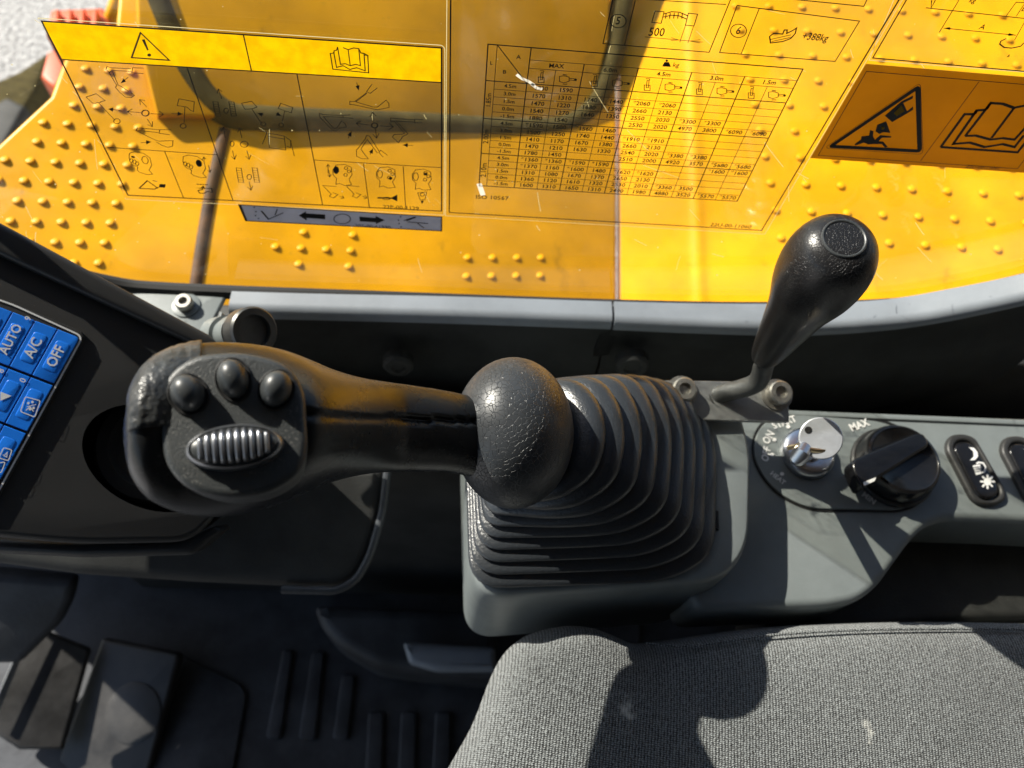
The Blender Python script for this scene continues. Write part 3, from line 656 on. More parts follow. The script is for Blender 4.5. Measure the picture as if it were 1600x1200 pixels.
M_fe = mat('film_edge', (.8, .72, .4), .4); translucent(M_fe, .6)
for own, loop in ((s1, rnd([(59, 28), (695, 71), (694, 336), (196, 311)], [2, 9, 2, 2])), (s3, [(699, -120), (696, 337), (1195, 366), (1480, -120)]), (s4, [(1445, -120), (1358, 94), (1800, 128)])):
    fe = Print(GL, .0009); fe.line(loop, 1.3); fe.build('film_edge', M_fe, own)
rs = random.Random(3); scr = Print(GL, .0002)
for k in range(70):
    x, y = rs.uniform(20, 1550), rs.uniform(5, 430); a = rs.gauss(1.0, .5); ln = rs.uniform(4, 34)*(1 if k % 4 else 1.8)
    scr.line([(x + ln*t*math.cos(a) + 2*t*t, y + ln*t*math.sin(a)) for t in (0, .35, .7, 1)], rs.uniform(.35, .9))
for k in range(160):
    x, y, r = rs.uniform(0, 1600), rs.uniform(0, 440), rs.uniform(.4, 1.3); scr.fill(ell(x, y, r, r*.8, 6))
so2 = scr.build('scratches', M_fe, win); so2['kind'] = 'stuff'

# ------------------------------------------------------------------ ledge and wall under the window
def ledge(name, U, Lo, label):
    t = thing(name, YP(GY - .004).hit(*U[len(U)//2]), label, 'trim')
    U = smooth_path([(x, y, 0) for x, y in U], 5); Lo = smooth_path([(x, y, 0) for x, y in Lo], 5); rings = []
    for a, b in zip(U, Lo):
        P = YP(GY - .004).hit(a.x, a.y); Q0 = Plane((0, 0, P.z), (0, 0, 1)).hit(b.x, b.y); Q = Vector((P.x, max(min(Q0.y, P.y - .006), .22), P.z - .001))
        w = P.y - Q.y; ring = [Vector((P.x, P.y, P.z - .012)), Vector((P.x, P.y, P.z))]
        for k in range(7):
            an = math.pi/2*k/6; ring.append(Vector((P.x, Q.y + .006*(1-math.sin(an)) , P.z - .006*(1-math.cos(an)))))
        ring += [Vector((P.x, Q.y, P.z - .0085)), Vector((P.x, Q.y + .003, P.z - .010))]
        ring.append(Vector((P.x, P.y, P.z - .0125)))
        rings.append(ring)
    mesh('cap', *loft(rings), M_ledge, t, 50); return t, rings
lg1, R1 = ledge('ledge_trim', [(362, 455), (500, 459), (700, 463), (955.5, 471)], [(372, 486), (500, 489), (700, 494), (955.5, 503)], 'straight grey window ledge trim behind the joystick')
lg2, R2 = ledge('ledge_trim', [(959.5, 471), (1100, 474), (1250, 474), (1380, 468), (1480, 452), (1600, 427), (1760, 385)], [(959.5, 504), (1100, 510), (1250, 513), (1380, 505), (1480, 490), (1600, 464), (1760, 425)], 'curved grey window ledge trim rising behind the black lever knob')
def wall_below(rings, parent, dy=.0):
    vs_ = []; fs = []
    for r in rings:
        y = r[8].y + .002 + dy; x = r[8].x; z = r[8].z - .0035
        vs_ += [(x, y, z), (x, y + .004, z - .03), (x, y - .002, z - .045), (x, y - .003, z - .12), (x, y + .03, z - .2), (x, y + .03, .2)]
    k = 6
    for i in range(len(rings)-1):
        for j in range(k-1): fs.append((i*k+j, i*k+j+1, (i+1)*k+j+1, (i+1)*k+j))
    return mesh('side_skin', vs_, fs, M_wall, parent, 40)
wall_below(R1, lg1); wall_below(R2, lg2)
jx = R1[-1][8]; box('joint_strip', (jx.x - .004, jx.y + .003, jx.z - .14), (jx.x + .006, GY - .0045, jx.z - .0005), M_gasket, lg1)
lw_ = box('cab_side_wall', (-.62, .281, FLZ), (.75, .30, .54), M_wall, None, .003); lw_['kind'] = 'structure'
lw2 = box('cab_side_wall', (-.62, .281, .5405), (-.31, .30, .61), M_wall, None, .003); lw2['kind'] = 'structure'
# scuffs and a fastener boss on the wall skin
bp = thing('wall_plug', YP(.25).hit(985, 570), 'round dark plug on the wall under the ledge seam', 'plug')
mesh('disc', *lathe(YP(.243).hit(988, 572), (0, -1, .15), [(-.006, .011), (0, .011), (.002, .009), (.002, .006), (.0005, .005)], 24), M_wall, bp)
bp2 = thing('wall_plug', YP(.25).hit(620, 572), 'round dark plug on the wall above the joystick handle', 'plug')
mesh('disc', *lathe(YP(.243).hit(622, 572), (0, -1, .15), [(-.006, .010), (0, .010), (.002, .008), (.002, .005), (.0005, .004)], 24), M_wall, bp2)

# left mounting plate and bolts
PLT = ZP(.595)
mp = thing('mounting_plate', PLT.hit(280, 480), 'light grey metal plate with a socket bolt beside the black monitor', 'plate')
prism('plate', PLT, [rnd([(120, 436), (358, 450), (322, 522), (300, 545), (180, 560)], [0, 8, 10, 5, 0])], .004, M_grey, mp, .0012)
c0 = PLT.hit(291, 478)
mesh('washer', *lathe(c0, (0, 0, 1), [(0, .0085), (.0008, .0085), (.0012, .0075)], 28), M_grey, mp)
bt = mesh('bolt', *lathe(c0, (0, -.1, 1), [(0, .0052), (.006, .0052), (.007, .0046), (.007, .0026), (.004, .0024)], 24), M_steel, mp)
M_cap = mat('cap_metal', (.10, .10, .095), .4, metal=.7, var=.2, dust=.4)
cp = thing('cap_bolt', at(380, 530, .42), 'big round socket head bolt with spacer behind the joystick head', 'bolt')
ax = (at(392, 517, .40) - at(350, 523, .425)).normalized()
mesh('head', *lathe(at(384, 519, .405), ax, [(0, .0125), (.010, .0128), (.0115, .0118), (.0115, .0085), (.008, .008), (.0075, .0)], 36), M_cap, cp)
mesh('spacer', *lathe(at(352, 523, .425), ax, [(-.01, .0105), (.003, .0105), (.0035, .0085), (.01, .0085), (.0105, .0098), (.018, .0098)], 30), M_grey, cp)
prism('tab', Plane(at(338, 512, .43), (.75, -.5, .45)), [[(347, 488), (352, 492), (338, 545), (330, 545)]], .003, M_met, cp, .0005)

# ------------------------------------------------------------------ monitor housing at the left
PM = Plane(at(150, 650, .385), (.32, -.38, .86))
mo = thing('monitor_housing', at(150, 800, .42), 'black plastic monitor housing with blue climate buttons at the left edge', 'monitor')
vent_hole = ell(238, 716, 128, 92, 48, .35)
prism('housing', PM, [rnd([(-420, 190), (-20, 380), (318, 538), (352, 590), (346, 800), (300, 848), (120, 852), (-420, 800)], [0, 10, 20, 30, 60, 40, 60, 0]), vent_hole], .05, M_blk, mo, .004)
prism('rim', PM, [rnd([(-420, 140), (0, 347), (335, 527), (352, 562), (312, 543), (0, 399), (-420, 190)], [0, 20, 12, 10, 10, 20, 0])], .012, M_blk, mo, .003, off=.006)
prism('lower_lip', Plane(at(150, 850, .415), (.1, -.35, .93)), [rnd([(-300, 815), (0, 842), (120, 850), (280, 846), (335, 822), (348, 828), (300, 868), (130, 872), (0, 866), (-300, 850)], 10)], .03, M_blk, mo, .004)
vn = thing('air_vent', PM.hit(235, 715), 'round black air vent recessed behind the joystick head', 'vent')
vc = PM.hit(238, 716) - PM.n*.045
mesh('bowl', *lathe(vc, PM.n, [(-.004, .0), (-.002, .03), (.004, .044), (.012, .047), (.012, .049), (-.008, .049)], 48), M_gloss, vn)
mesh('barrel', *lathe(PM.hit(252, 706) - PM.n*.035, (PM.n + Vector((-.15, .1, 0))), [(0, .030), (.022, .030), (.026, .028), (.027, .022), (.02, .020), (.019, .0)], 44), M_blk, vn)
# blue panel
pn = mo
bz = zm(0, 300, 2.667)
prism('bezel', PM, [rnd(bz((-260, 350), (50, 462), (362, 590), (-20, 1300), (-400, 1150)), [0, 14, 14, 20, 0])], .002, M_blk, mo, .0006, off=.0014)
lit = Print(PM, .0018); fr_ = rnd(bz((-260, 360), (55, 470), (345, 602), (-30, 1290), (-400, 1140)), [0, 12, 12, 12, 0]); lit.line(fr_, 3.2, True); lit.build('frame_line', M_white, mo)
O = Vector((336, 603)); du = (Vector((224, 803)) - O); dv = (Vector((242, 567)) - O)   # u: away from text end, v: up in text
def cellq(i, j, pad=3):
    def g(a, b): q = O + du*a + dv*b; return q
    q = [g(i, j), g(i, j+1), g(i+1, j+1), g(i+1, j)]; c = sum(q, Vector((0, 0)))/4
    return bz(*[tuple(c + (x-c)*(1 - pad/60)) for x in q]), bz(tuple(c))[0]
gly = Print(PM, .0028)
tdir = tuple(-du)
names = {(0, 0): 'OFF', (0, 1): 'A/C', (0, 2): 'AUTO'}
for i in range(0, 4):
    for j in range(0, 4):
        q, c = cellq(i, j)
        if c[0] < -60: continue
        rad = [6 if (i, j) == (0, 0) else .5, .5, .5, .5]
        b = prism('button', PM, [rnd(q, rad, 4)], .0016, M_blue, mo, .0003, off=.0024)
        c_ = Vector(c); pad_ = [tuple(c_ + (Vector(x)-c_)*.62) for x in q]
        prism('button_pad', PM, [rnd(pad_, 5, 4)], .0006, M_blue, b, .0003, off=.0026)
        t = names.get((i, j))
        if t: gly.text(t, c[0], c[1], 22 if j < 2 else 20, tdir, .92, .012)
gly2 = bz((0, 820), (52, 850), (0, 870)); gly.fill(bz((2, 870), (2, 832), (48, 850)))
gly.line(rnd(bz((105, 853), (168, 870), (145, 938), (85, 915)), 3, 3), 1.6, True)
for a in ((118, 880), (135, 875), (125, 905), (140, 900)): gly.disc(*bz(a)[0], 2, 2)
gly.line(bz((108, 910), (125, 895), (140, 915)), 1.5); gly.line(bz((112, 895), (150, 885)), 1.2)
gly.line(rnd(bz((15, 1065), (50, 1075), (35, 1120), (-5, 1108)), 3, 3), 1.6, True); gly.line(bz((15, 1100), (30, 1085), (28, 1105), (12, 1095)), 1.4)
gly.line(rnd(bz((-15, 1130), (22, 1125), (5, 1170), (-30, 1165)), 3, 3), 1.6, True)
gly.text('9', *bz((118, 527))[0], 13, tdir); gly.text('0', *bz((96, 785))[0], 13, tdir); gly.text('8', *bz((4, 745))[0], 13, tdir)
gly.build('legend', M_white, mo)
# lower panel of the console under the monitor
PSH = Plane(at(300, 860, .47), (0.02, -.38, .92))
lp = thing('lower_console', PSH.hit(300, 915), 'dark rounded lower console panel below the monitor and joystick head', 'console')
out = [(-300, 820), (0, 780), (330, 740), (606, 720), (598, 800), (578, 870), (556, 905), (528, 920), (470, 920), (300, 912), (120, 900), (0, 884), (-300, 850)]
prism('panel', PSH, [rnd(out, [0, 0, 0, 30, 20, 20, 25, 25, 10, 10, 10, 10, 0])], .05, M_wall, lp, .008)
mesh('edge_bead', *tube([PSH.hit(*q, .001) for q in rnd([(606, 730), (598, 800), (578, 870), (556, 908), (526, 923), (440, 921)], [0, 20, 20, 16, 12, 0])], .0026, 10), M_edge, lp)
# tall dark inner side between console and floor
sp = box('console_side', (-.36, .205, FLZ), (.75, .24, .53), M_wall, None, .006); tag(sp, 'dark inner side panel below the consoles down to the floor', 'panel')

# ------------------------------------------------------------------ right console
CZ = .592; CP = ZP(CZ)
co = thing('side_console', CP.hit(1400, 760), 'grey plastic side console holding key switch and throttle dial', 'console')
top = [(1080, 634), (1600, 653), (1800, 662), (1800, 826), (1600, 815), (1480, 811), (1448, 822), (1424, 846), (1372, 918), (1340, 940), (1295, 948), (1080, 956)]
prism('top_panel', CP, [rnd(top, [30, 0, 0, 0, 0, 14, 12, 12, 20, 16, 16, 30])], .05, M_grey, co, .005, res=5)
prism('rear_lip', CP, [[(1150, 637), (1600, 655), (1800, 663), (1800, 671), (1600, 664), (1150, 645)]], .0032, M_grey, co, .001, off=.0016)
prism('lower_ledge', ZP(.545), [rnd([(1180, 800), (1860, 790), (1860, 960), (1500, 968), (1350, 985), (1190, 985)], 12)], .05, M_wall, co, .006)
# joystick base
jb = co
def rrect(l, t, r, b, rad, n=10): return rnd([(l, t), (r, t), (r, b), (l, b)], rad, n)
def zring(loop, z, k=1.0, c=None):
    pl = ZP(z); return [pl.hit(*q) for q in loop]
sx = lambda d: rnd([(728 - d, 596 - d), (1140 + d, 596 - d), (1176 + d, 690), (1172 + d, 905 + d), (738 - d, 936 + d)], [50, 90, 60, 90, 60], 10)
inner = rnd([(775, 640), (1070, 638), (1095, 700), (1090, 850), (785, 870)], [40, 60, 40, 70, 50], 10)
base_z = .622
rg = []
o0 = zring(sx(0), base_z)
cen = sum(o0, Vector())/len(o0)
def grow(loop, k, z): return [Vector((cen.x + (q.x-cen.x)*k, cen.y + (q.y-cen.y)*k, z)) for q in loop]
rg = [grow(zring(inner, base_z), 1.0, base_z - .012), grow(zring(inner, base_z), 1.0, base_z - .0015), grow(o0, .955, base_z), grow(o0, .985, base_z - .0015), grow(o0, 1.0, base_z - .006), grow(o0, 1.01, base_z - .016), grow(o0, 1.018, base_z - .05), grow(o0, 1.02, base_z - .10)]
mesh('collar', *loft(rg, True, False), M_grey, jb, 50)
for q in ((1108, 700), (1116, 812)):
    prism('clip_slot', ZP(base_z + .0008), [[(q[0], q[1] - 15), (q[0] + 7, q[1] - 14), (q[0] + 8, q[1] + 15), (q[0] + 1, q[1] + 14)]], .002, M_gasket, jb, .0003)

# ------------------------------------------------------------------ joystick
js = thing('joystick', CP.hit(930, 770), 'black rubber joystick with three thumb buttons, ribbed wheel and pleated boot', 'joystick')
# boot
TB = .336
def sup(th, e):
    c, s = math.cos(th), math.sin(th)
    return math.copysign(abs(c)**(2/e), c), math.copysign(abs(s)**(2/e), s)
bl = zring(rnd([(732, 608), (1085, 606), (1121, 700), (1118, 872), (1045, 912), (742, 922)], [40, 60, 40, 60, 60, 50], 12), base_z + .0006)
bcen = sum(bl, Vector())/len(bl)
def resample(loop, c, n):
    out = []; N = len(loop)
    for k in range(n):
        a = 2*math.pi*k/n; d = Vector((math.cos(a), math.sin(a), 0)); best = None
        for i in range(N):
            p, q = loop[i] - c, loop[(i+1) % N] - c; e = q - p; den = d.x*e.y - d.y*e.x
            if abs(den) < 1e-12: continue
            t = (p.x*e.y - p.y*e.x)/den; u = (p.x*d.y - p.y*d.x)/den
            if t > 0 and -1e-6 <= u <= 1 + 1e-6: best = t if best is None else max(best, t)
        out.append(c + d*best)
    return out
bl = resample(bl, bcen, 144)
tc_ = at(838, 684, TB + .014); axis = (at(803, 672, TB) - bcen).normalized(); axis = (axis*.5 + Vector((-.35, -.1, .8))*.5).normalized()
NB = len(bl); N_PL = 9; rings = []
e0 = [q - bcen for q in bl]; R0 = sum(v.length for v in e0)/NB
PLEAT = ((0, -.0065), (.04, -.0030), (.12, -.0008), (.25, .0006), (.42, .0012), (.58, .0008), (.72, -.0004), (.83, -.0022), (.92, -.0048), (.97, -.0072))
def boot_ring(sp, sr, dr):                               # sp: position along the boot, sr: size of this pleat
    c = bcen.lerp(tc_, sp) + Vector((.004, .004, .0))*math.sin(math.pi*sp)
    nrm = Vector((0, 0, 1)).lerp(axis, sp**1.4).normalized(); q = Vector((0, 0, 1)).rotation_difference(nrm)
    w = 1 - sr**2.4; rs_ = (1-sr) + sr*.40; ring = []
    for v in e0:
        th = math.atan2(v.y, v.x); rr = (v.length*w + R0*(1-w))*rs_ + dr - .0005
        pt = c + q @ Vector((math.cos(th)*rr, math.sin(th)*rr, 0)); pt.z = max(pt.z, base_z + .0004 + .016*sp); ring.append(pt)
    return ring
for k in range(N_PL):
    for ph, dr in PLEAT: rings.append(boot_ring((k + ph)/N_PL, k/N_PL, dr*(1 - .25*k/N_PL)))
rings.append(boot_ring(1, 1, -.004))
mesh('boot', *loft(rings, False, True), M_boot, js, 0)
# bell at the foot of the grip
def ellipsoid(c, ax3, n=48, m_=28, cut=None):
    rings = []
    for i in range(1, m_):
        a = math.pi*i/m_; rings.append([c + ax3[0]*(math.sin(a)*math.cos(2*math.pi*k/n)) + ax3[1]*(math.sin(a)*math.sin(2*math.pi*k/n)) + ax3[2]*math.cos(a) for k in range(n)])
    return loft(rings)
bc = at(803, 676, TB)
ry = ray(803, 676).normalized(); ex = cdir(1, 0, 0); ex = (ex - ry*ex.dot(ry)).normalized(); ey = ry.cross(ex)
wb = TB/F
tilt = math.radians(-14)
e1 = ex*math.cos(tilt) + ry*math.sin(tilt); e3 = ry*math.cos(tilt) - ex*math.sin(tilt)
bell = mesh('bell', *ellipsoid(bc, (e1*93*wb, e3*.031, ey*118*wb)), M_ball, js, 0)
# grip body
XS =  [193, 196, 201, 209, 222, 242, 280, 330, 390, 440, 480, 520, 560, 600, 650, 700, 745, 790]
TOP = [668, 645, 620, 598, 578, 560, 543, 535, 537, 546, 560, 577, 589, 596, 603, 611, 622, 640]
BOT = [690, 712, 735, 752, 770, 786, 801, 808, 801, 786, 769, 753, 743, 738, 737, 738, 748, 762]
HT =  [.002, .007, .011, .0135, .016, .018, .020, .021, .021, .020, .019, .018, .0175, .017, .0168, .0168, .0165, .014]
def depth_c(x): 
    k = (x - 193)/(803-193); return .222 + (TB - .222)*k**1.05
def interp(x, ys):
    pts = smooth_path([(a, b, 0) for a, b in zip(XS, ys)], 8)
    for a, b in zip(pts, pts[1:]):
        if a.x <= x <= b.x: t = (x-a.x)/max(b.x-a.x, 1e-6); return a.y*(1-t) + b.y*t
    return ys[-1] if x > XS[-1] else ys[0]
HTk = [h*940 for h in HT]
def sect(x, n=72, grow_=0.0, th0=None, th1=None):
    t_, b_, h = interp(x, TOP), interp(x, BOT), interp(x, HTk)/1000
    yc, hy, tc2 = (t_ + b_)/2, (b_ - t_)/2, depth_c(x); out = []
    hf = h                                                # the head swells toward the operator under the face plate
    if 225 < x < 640:
        fr = .2172 + (x-262)*(.0082/206); k = min(max((x-225)/50, 0), 1); k2 = min(max((640-x)/160, 0), 1); k2 = k2*k2*(3-2*k2)
        hf = h + max(tc2 - h - fr, 0)*k*k2
    hy += grow_*F/tc2; h += grow_; hf += grow_
    for k in range(n):
        th = 2*math.pi*k/n if th0 is None else th0 + (th1-th0)*k/(n-1)
        c, s = sup(th, 2.35)
        y = yc + hy*s; t = tc2 - (hf if c > 0 else h)*c                     # c>0: side toward the operator
        if x > 470 and c > 0 and abs(y - (650 + (x-480)*.03)) < 4.2: t += .0032   # mould seam
        if x > 486 and c > 0 and 655 < y < 700 and x < 590: t += .0012*math.sin((x-486)/104*math.pi)
        out.append(at(x, y, t))
    return out
xs = [193 + (790-193)*(i/110)**1.0 for i in range(111)]; xs = sorted(set(xs + [194, 195, 197, 200]))
mesh('grip', *loft([sect(x, 96) for x in xs]), M_grip, js, 0)
# worn wrinkled cover on the upper left of the head
rw = []
for i in range(26):
    x = 200 + i*4.6
    rr = sect(x, 26, .0005 + .0003*random.random(), math.radians(-100), math.radians(-2 - max(0, (x-262)*.62)))
    rw.append([q + ray(x, 600)*random.uniform(-.0003, .0003) for q in rr])
vs_ = [q for r in rw for q in r]; fs = [(i*26+j, i*26+j+1, (i+1)*26+j+1, (i+1)*26+j) for i in range(25) for j in range(25)]
wn = mesh('worn_cover', vs_, fs, M_worn, js, 0); sm = wn.modifiers.new('solid', 'SOLIDIFY'); sm.thickness = .0008; sm.offset = 0
# face plate with buttons
fa, fb, fc, fd = at(262, 655, .2145), at(468, 655, .2225), at(362, 562, .2225), at(362, 758, .2145)
FP = Plane((fa + fb)/2, (fb - fa).cross(fc - fd)); FP.n = FP.n if FP.n.dot(ray(362, 655)) < 0 else -FP.n
plate = rnd([(246, 650), (252, 590), (300, 553), (380, 547), (448, 566), (476, 606), (481, 700), (468, 742), (420, 772), (350, 780), (290, 764), (256, 726)], [30, 40, 36, 36, 36, 30, 30, 30, 40, 40, 30, 30], 5)
fp = prism('face_plate', FP, [plate], .02, M_face, js, .0022, res=5)
z8 = zm(170, 500, 3.529)
for cx, cy, rx, ry_, rot in ((440, 410, 100, 118, -.45), (688, 330, 92, 122, -.25), (925, 385, 92, 112, .3)):
    px, py = z8((cx, cy))[0]; c = FP.hit(px, py); u = (FP.hit(px+10, py)-c).normalized(); v = FP.n.cross(u); k = (FP.hit(px+10, py)-c).length/10
    rot = -rot
    a1 = (u*math.cos(rot) + v*math.sin(rot)); a2 = (-u*math.sin(rot) + v*math.cos(rot))
    rx_, r2 = rx/3.529*k, ry_/3.529*k
    hole = loft([[c + FP.n*h + a1*(rx_*s*math.cos(2*math.pi*i/32)) + a2*(r2*s*math.sin(2*math.pi*i/32)) for i in range(32)] for h, s in ((-.0005, 1.12), (.0006, 1.12), (.0007, 1.08), (.0003, 1.0), (.0003, .5))])
    hb = mesh('button_well', *hole, M_gasket, fp, 50)
    dome = []
    for s, h in ((1, .0), (1, .0022), (.97, .0034), (.88, .0048), (.72, .0060), (.5, .0069), (.25, .0073), (.05, .0074)):
        dome.append([c + FP.n*h + a1*(rx_*.92*s*math.cos(2*math.pi*i/32)) + a2*(r2*.92*s*math.sin(2*math.pi*i/32)) for i in range(32)])
    mesh('button', *loft(dome), M_btn, js, 0)
# thumb wheel
wc = FP.hit(*z8((700, 705))[0]); u = (FP.hit(380, 698)-FP.hit(360, 700)).normalized(); v = FP.n.cross(u); k = (FP.hit(380, 700)-FP.hit(360, 700)).length/20/3.529
def eloop(rx, ry_, h, n=48, sh=0): return [wc + FP.n*h + u*(rx*k*math.cos(2*math.pi*i/n)) + v*(ry_*k*math.sin(2*math.pi*i/n) + sh*k) for i in range(n)]
whl = mesh('wheel_bezel', *loft([eloop(272, 134, -.001), eloop(272, 134, .001), eloop(262, 128, .0028), eloop(248, 118, .0034), eloop(236, 108, .0030), eloop(230, 102, .0015)]), M_chr, js, 60)
rib_me = None
drum = []
for i in range(25):
    yy = -1 + 2*i/24; hh = .0018 + .0058*math.sqrt(max(0, 1-yy*yy*.92)); w = math.sqrt(max(0.02, 1-yy*yy*.97))
    drum.append([wc + u*(x*w*k*232) + v*(yy*k*104) + FP.n*(hh*.62*(1 - .35*x*x) + .001) for x in [-1 + 2*j/40 for j in range(41)]])
vs_ = [q for r in drum for q in r]; fs = [(i*41+j, i*41+j+1, (i+1)*41+j+1, (i+1)*41+j) for i in range(24) for j in range(40)]
dr_ = mesh('thumb_wheel', vs_, fs, M_btn, js, 0)
for i in range(10):
    x = -.80 + i*.178
    if abs(x) < .02: continue
    ln = math.sqrt(1-x*x*.95); pts = []
    for j in range(9):
        yy = (-1 + 2*j/8)*ln*.9; hh = .0018 + .0058*math.sqrt(max(0, 1-yy*yy*.92)); pts.append(wc + u*(x*k*225) + v*(yy*k*104) + FP.n*(hh*.62*(1-.35*x*x) + .0011))
    mesh('rib', *tube(pts, .00075, 6), M_chr, dr_, 0)

# ------------------------------------------------------------------ safety lever
BR = Plane(at(1130, 615, .425), (0, -.25, .97))
lv = thing('lever', at(1130, 625, .425), 'bent lever with bulbous black knob standing in front of the window', 'lever')
k0, k1 = at(1196, 556, .392), at(1302, 398, .302)
ax = (k1-k0).normalized(); Lk = (k1-k0).length
prof = [(-.004, .0050), (-.002, .0066), (0, .0074), (.004, .0082), (.016, .0098), (.035, .0118), (Lk*.55, .0140), (Lk*.66, .0160), (Lk*.76, .0180), (Lk*.86, .0190), (Lk*.95, .0188), (Lk*1.02, .0174), (Lk*1.07, .0152), (Lk*1.10, .0122), (Lk*1.118, .0085), (Lk*1.122, .004), (Lk*1.122, .0)]
pp = smooth_path([(a, b, 0) for a, b in prof], 4)
M_knob = mat('knob_leather', (.012, .012, .013), .30, bump=.3, bscale=900, voro=.22, voscale=700, bdist=.0003, dust=.3)
mesh('knob', *lathe(k0, ax, [(q.x, max(q.y*.955, 0)) for q in pp], 48), M_knob, lv, 0)
cc = k0 + ax*(Lk*1.118); cu_, cv_ = frame_of(ax)
def ringpts(c, r, n=40): return [c + (cu_*math.cos(2*math.pi*i/n) + cv_*math.sin(2*math.pi*i/n))*r for i in range(n+1)]
mesh('cap_ring', *tube(ringpts(cc + ax*.0001, .0080), .0006, 8), M_btn, lv)
rod = smooth_path([at(1108, 628, .432), at(1128, 615, .425), at(1160, 607, .416), at(1184, 596, .408), at(1193, 572, .399), k0 + ax*.002], 5)
M_rod = mat('dark_rod', (.11, .115, .115), .4, metal=.3, var=.3, dust=.5)
mesh('rod', *tube(rod, .0052, 16), M_rod, lv)
mesh('foot', *tube([at(1100, 632, .437), at(1106, 628, .432), at(1120, 620, .427)], [.006, .0075, .006], 14), M_rod, lv)
br = thing('lever_bracket', BR.hit(1130, 620), 'grey steel bracket with two bolts at the foot of the lever', 'bracket')
prism('plate', BR, [rnd([(1038, 594), (1231, 597), (1234, 660), (1042, 655)], 3)], .004, M_met, br, .0008)
for q in ((1065, 612), (1213, 617)):
    c = BR.hit(*q); b = mesh('bolt', *lathe(c, BR.n, [(0, .0088), (.0012, .0088), (.0014, .0066), (.0065, .0066), (.0075, .0058), (.0075, .0034), (.005, .0032), (.005, 0)], 24), M_steel, br)

# ------------------------------------------------------------------ switch plate, key, dial, rockers
sw = thing('switch_plate', CP.hit(1320, 790), 'grey rounded label plate with white START, ON, OFF lettering', 'plate')
z3c = zm(1120, 600, 3.3333)
pl_out = rnd(z3c((190, 370), (205, 250), (290, 165), (420, 160), (900, 195), (1100, 330), (1120, 480), (1060, 610), (960, 655), (480, 648), (330, 575), (240, 480)), [30, 40, 30, 30, 60, 60, 40, 40, 40, 60, 40, 40], 5)
prism('plate', CP, [pl_out], .0022, M_grey, sw, .0006, off=.0018)
po = Print(CP, .0006); po.line(pl_out, 9, True); po.build('groove', M_gasket, sw)
for t_, c_, sz, d_2, bo_ in (('START', (352, 200), 14, (1, -.35), .03), ('ON', (270, 278), 14, (.55, -1), .03), ('OFF', (258, 365), 14, (.2, -1), .03), ('HEAT', (318, 490), 12, (1, .8), .025), ('MAX', (742, 215), 15, (1, -.35), .03), ('MIN', (792, 595), 15, (1, .75), .03)):
    wt = Print(CP, .0023); wt.text(t_, *z3c(c_)[0], sz, d_2, .92, bo_); wt.build('lettering', M_white, sw)
for c_ in ((372, 222), (300, 290), (288, 368), (340, 468)):
    wt = Print(CP, .0023); wt.disc(*z3c(c_)[0], 3.3, 3); wt.build('dot', M_white, sw)
ks = thing('key_switch', CP.hit(1258, 722), 'round chrome key switch with a key in it', 'switch')
kc = CP.hit(*z3c((458, 372))[0]) + Vector((0, 0, .002))
mesh('bezel', *lathe(kc, (0, 0, 1), [(0, .0158), (.003, .0158), (.005, .0150), (.0062, .0128), (.0064, .009), (.0056, .0085), (.0056, 0)], 48), M_key, ks, 40)
mesh('barrel', *lathe(kc + Vector((0, 0, .0056)), (0, 0, 1), [(0, .0070), (.003, .0068), (.0038, .006), (.0038, 0)], 32), M_key, ks, 40)
key = thing('key', kc + Vector((0, 0, .01)), 'steel ignition key with round bow standing in the chrome switch', 'key')
kd = (at(1290, 676, .352) - kc).normalized(); kside = Vector((.96, .22, 0)); kside = (kside - kd*kside.dot(kd)).normalized(); kn = kside.cross(kd)
def kslab(pts, th):
    a = [kc + kside*x + kd*y + kn*th/2 for x, y in pts]; b = [q - kn*th for q in a]; return loft([b, a])
mesh('blade', *kslab([(-.004, .004), (.004, .004), (.004, .022), (-.004, .022)], .0024), M_brass, key)
KB = Plane(at(1282, 684, .372), -ray(1282, 684).normalized() + Vector((.22, .05, .0)))
M_bow = mat('satin_steel', (.62, .65, .70), .38, metal=.55, var=.1, bump=.2, bscale=400)
bow = mesh('bow', *lathe(KB.hit(1282, 685) - KB.n*.001, KB.n, [(0, .0098), (.0002, .0102), (.0018, .0102), (.0022, .0097), (.0023, 0)], 44), M_bow, key, 30)
mesh('ring_hole', *lathe(KB.hit(1262, 672) + KB.n*.0011, KB.n, [(0, .0017), (.0004, .0017), (.0005, .0013), (.0002, .0)], 20), M_gasket, bow)
mesh('bow_edge', *tube(smooth_path([at(1230, 700, .374), at(1250, 697, .372), at(1268, 703, .371), at(1288, 704, .371), at(1308, 697, .372)], 5), .0013, 8), M_brass, key)
mesh('stem', *tube(smooth_path([kc + Vector((0, 0, .004)), at(1248, 715, .378), at(1256, 700, .374)], 4), [.0042]*9, 12), M_key, key)
dial = thing('throttle_dial', CP.hit(1397, 728), 'black round throttle dial with raised diagonal bar', 'dial')
dc = CP.hit(1390, 733) + Vector((0, 0, .0022))
mesh('skirt', *lathe(dc, (0, 0, 1), [(0, .0248), (.002, .0248), (.003, .0238), (.003, .02)], 56), M_blk, dial, 40)
mesh('body', *lathe(dc, (0, -.02, 1), [(.003, .0232), (.012, .0222), (.0145, .021), (.0150, .0195), (.0142, .0185), (.0138, 0)], 56), M_gloss, dial, 40)
DP = ZP(dc.z + .0195)
bar = prism('bar', DP, [rnd(z3c((700, 395), (1040, 250), (1085, 258), (1112, 320), (800, 520), (760, 545), (718, 470)), [14, 14, 8, 8, 10, 10, 10], 5)], .012, M_gloss, dial, .0018)
tk = Print(DP, .0002); tk.fill(z3c((762, 512), (830, 485), (822, 505), (768, 530))); tk.build('pointer', M_white, dial)
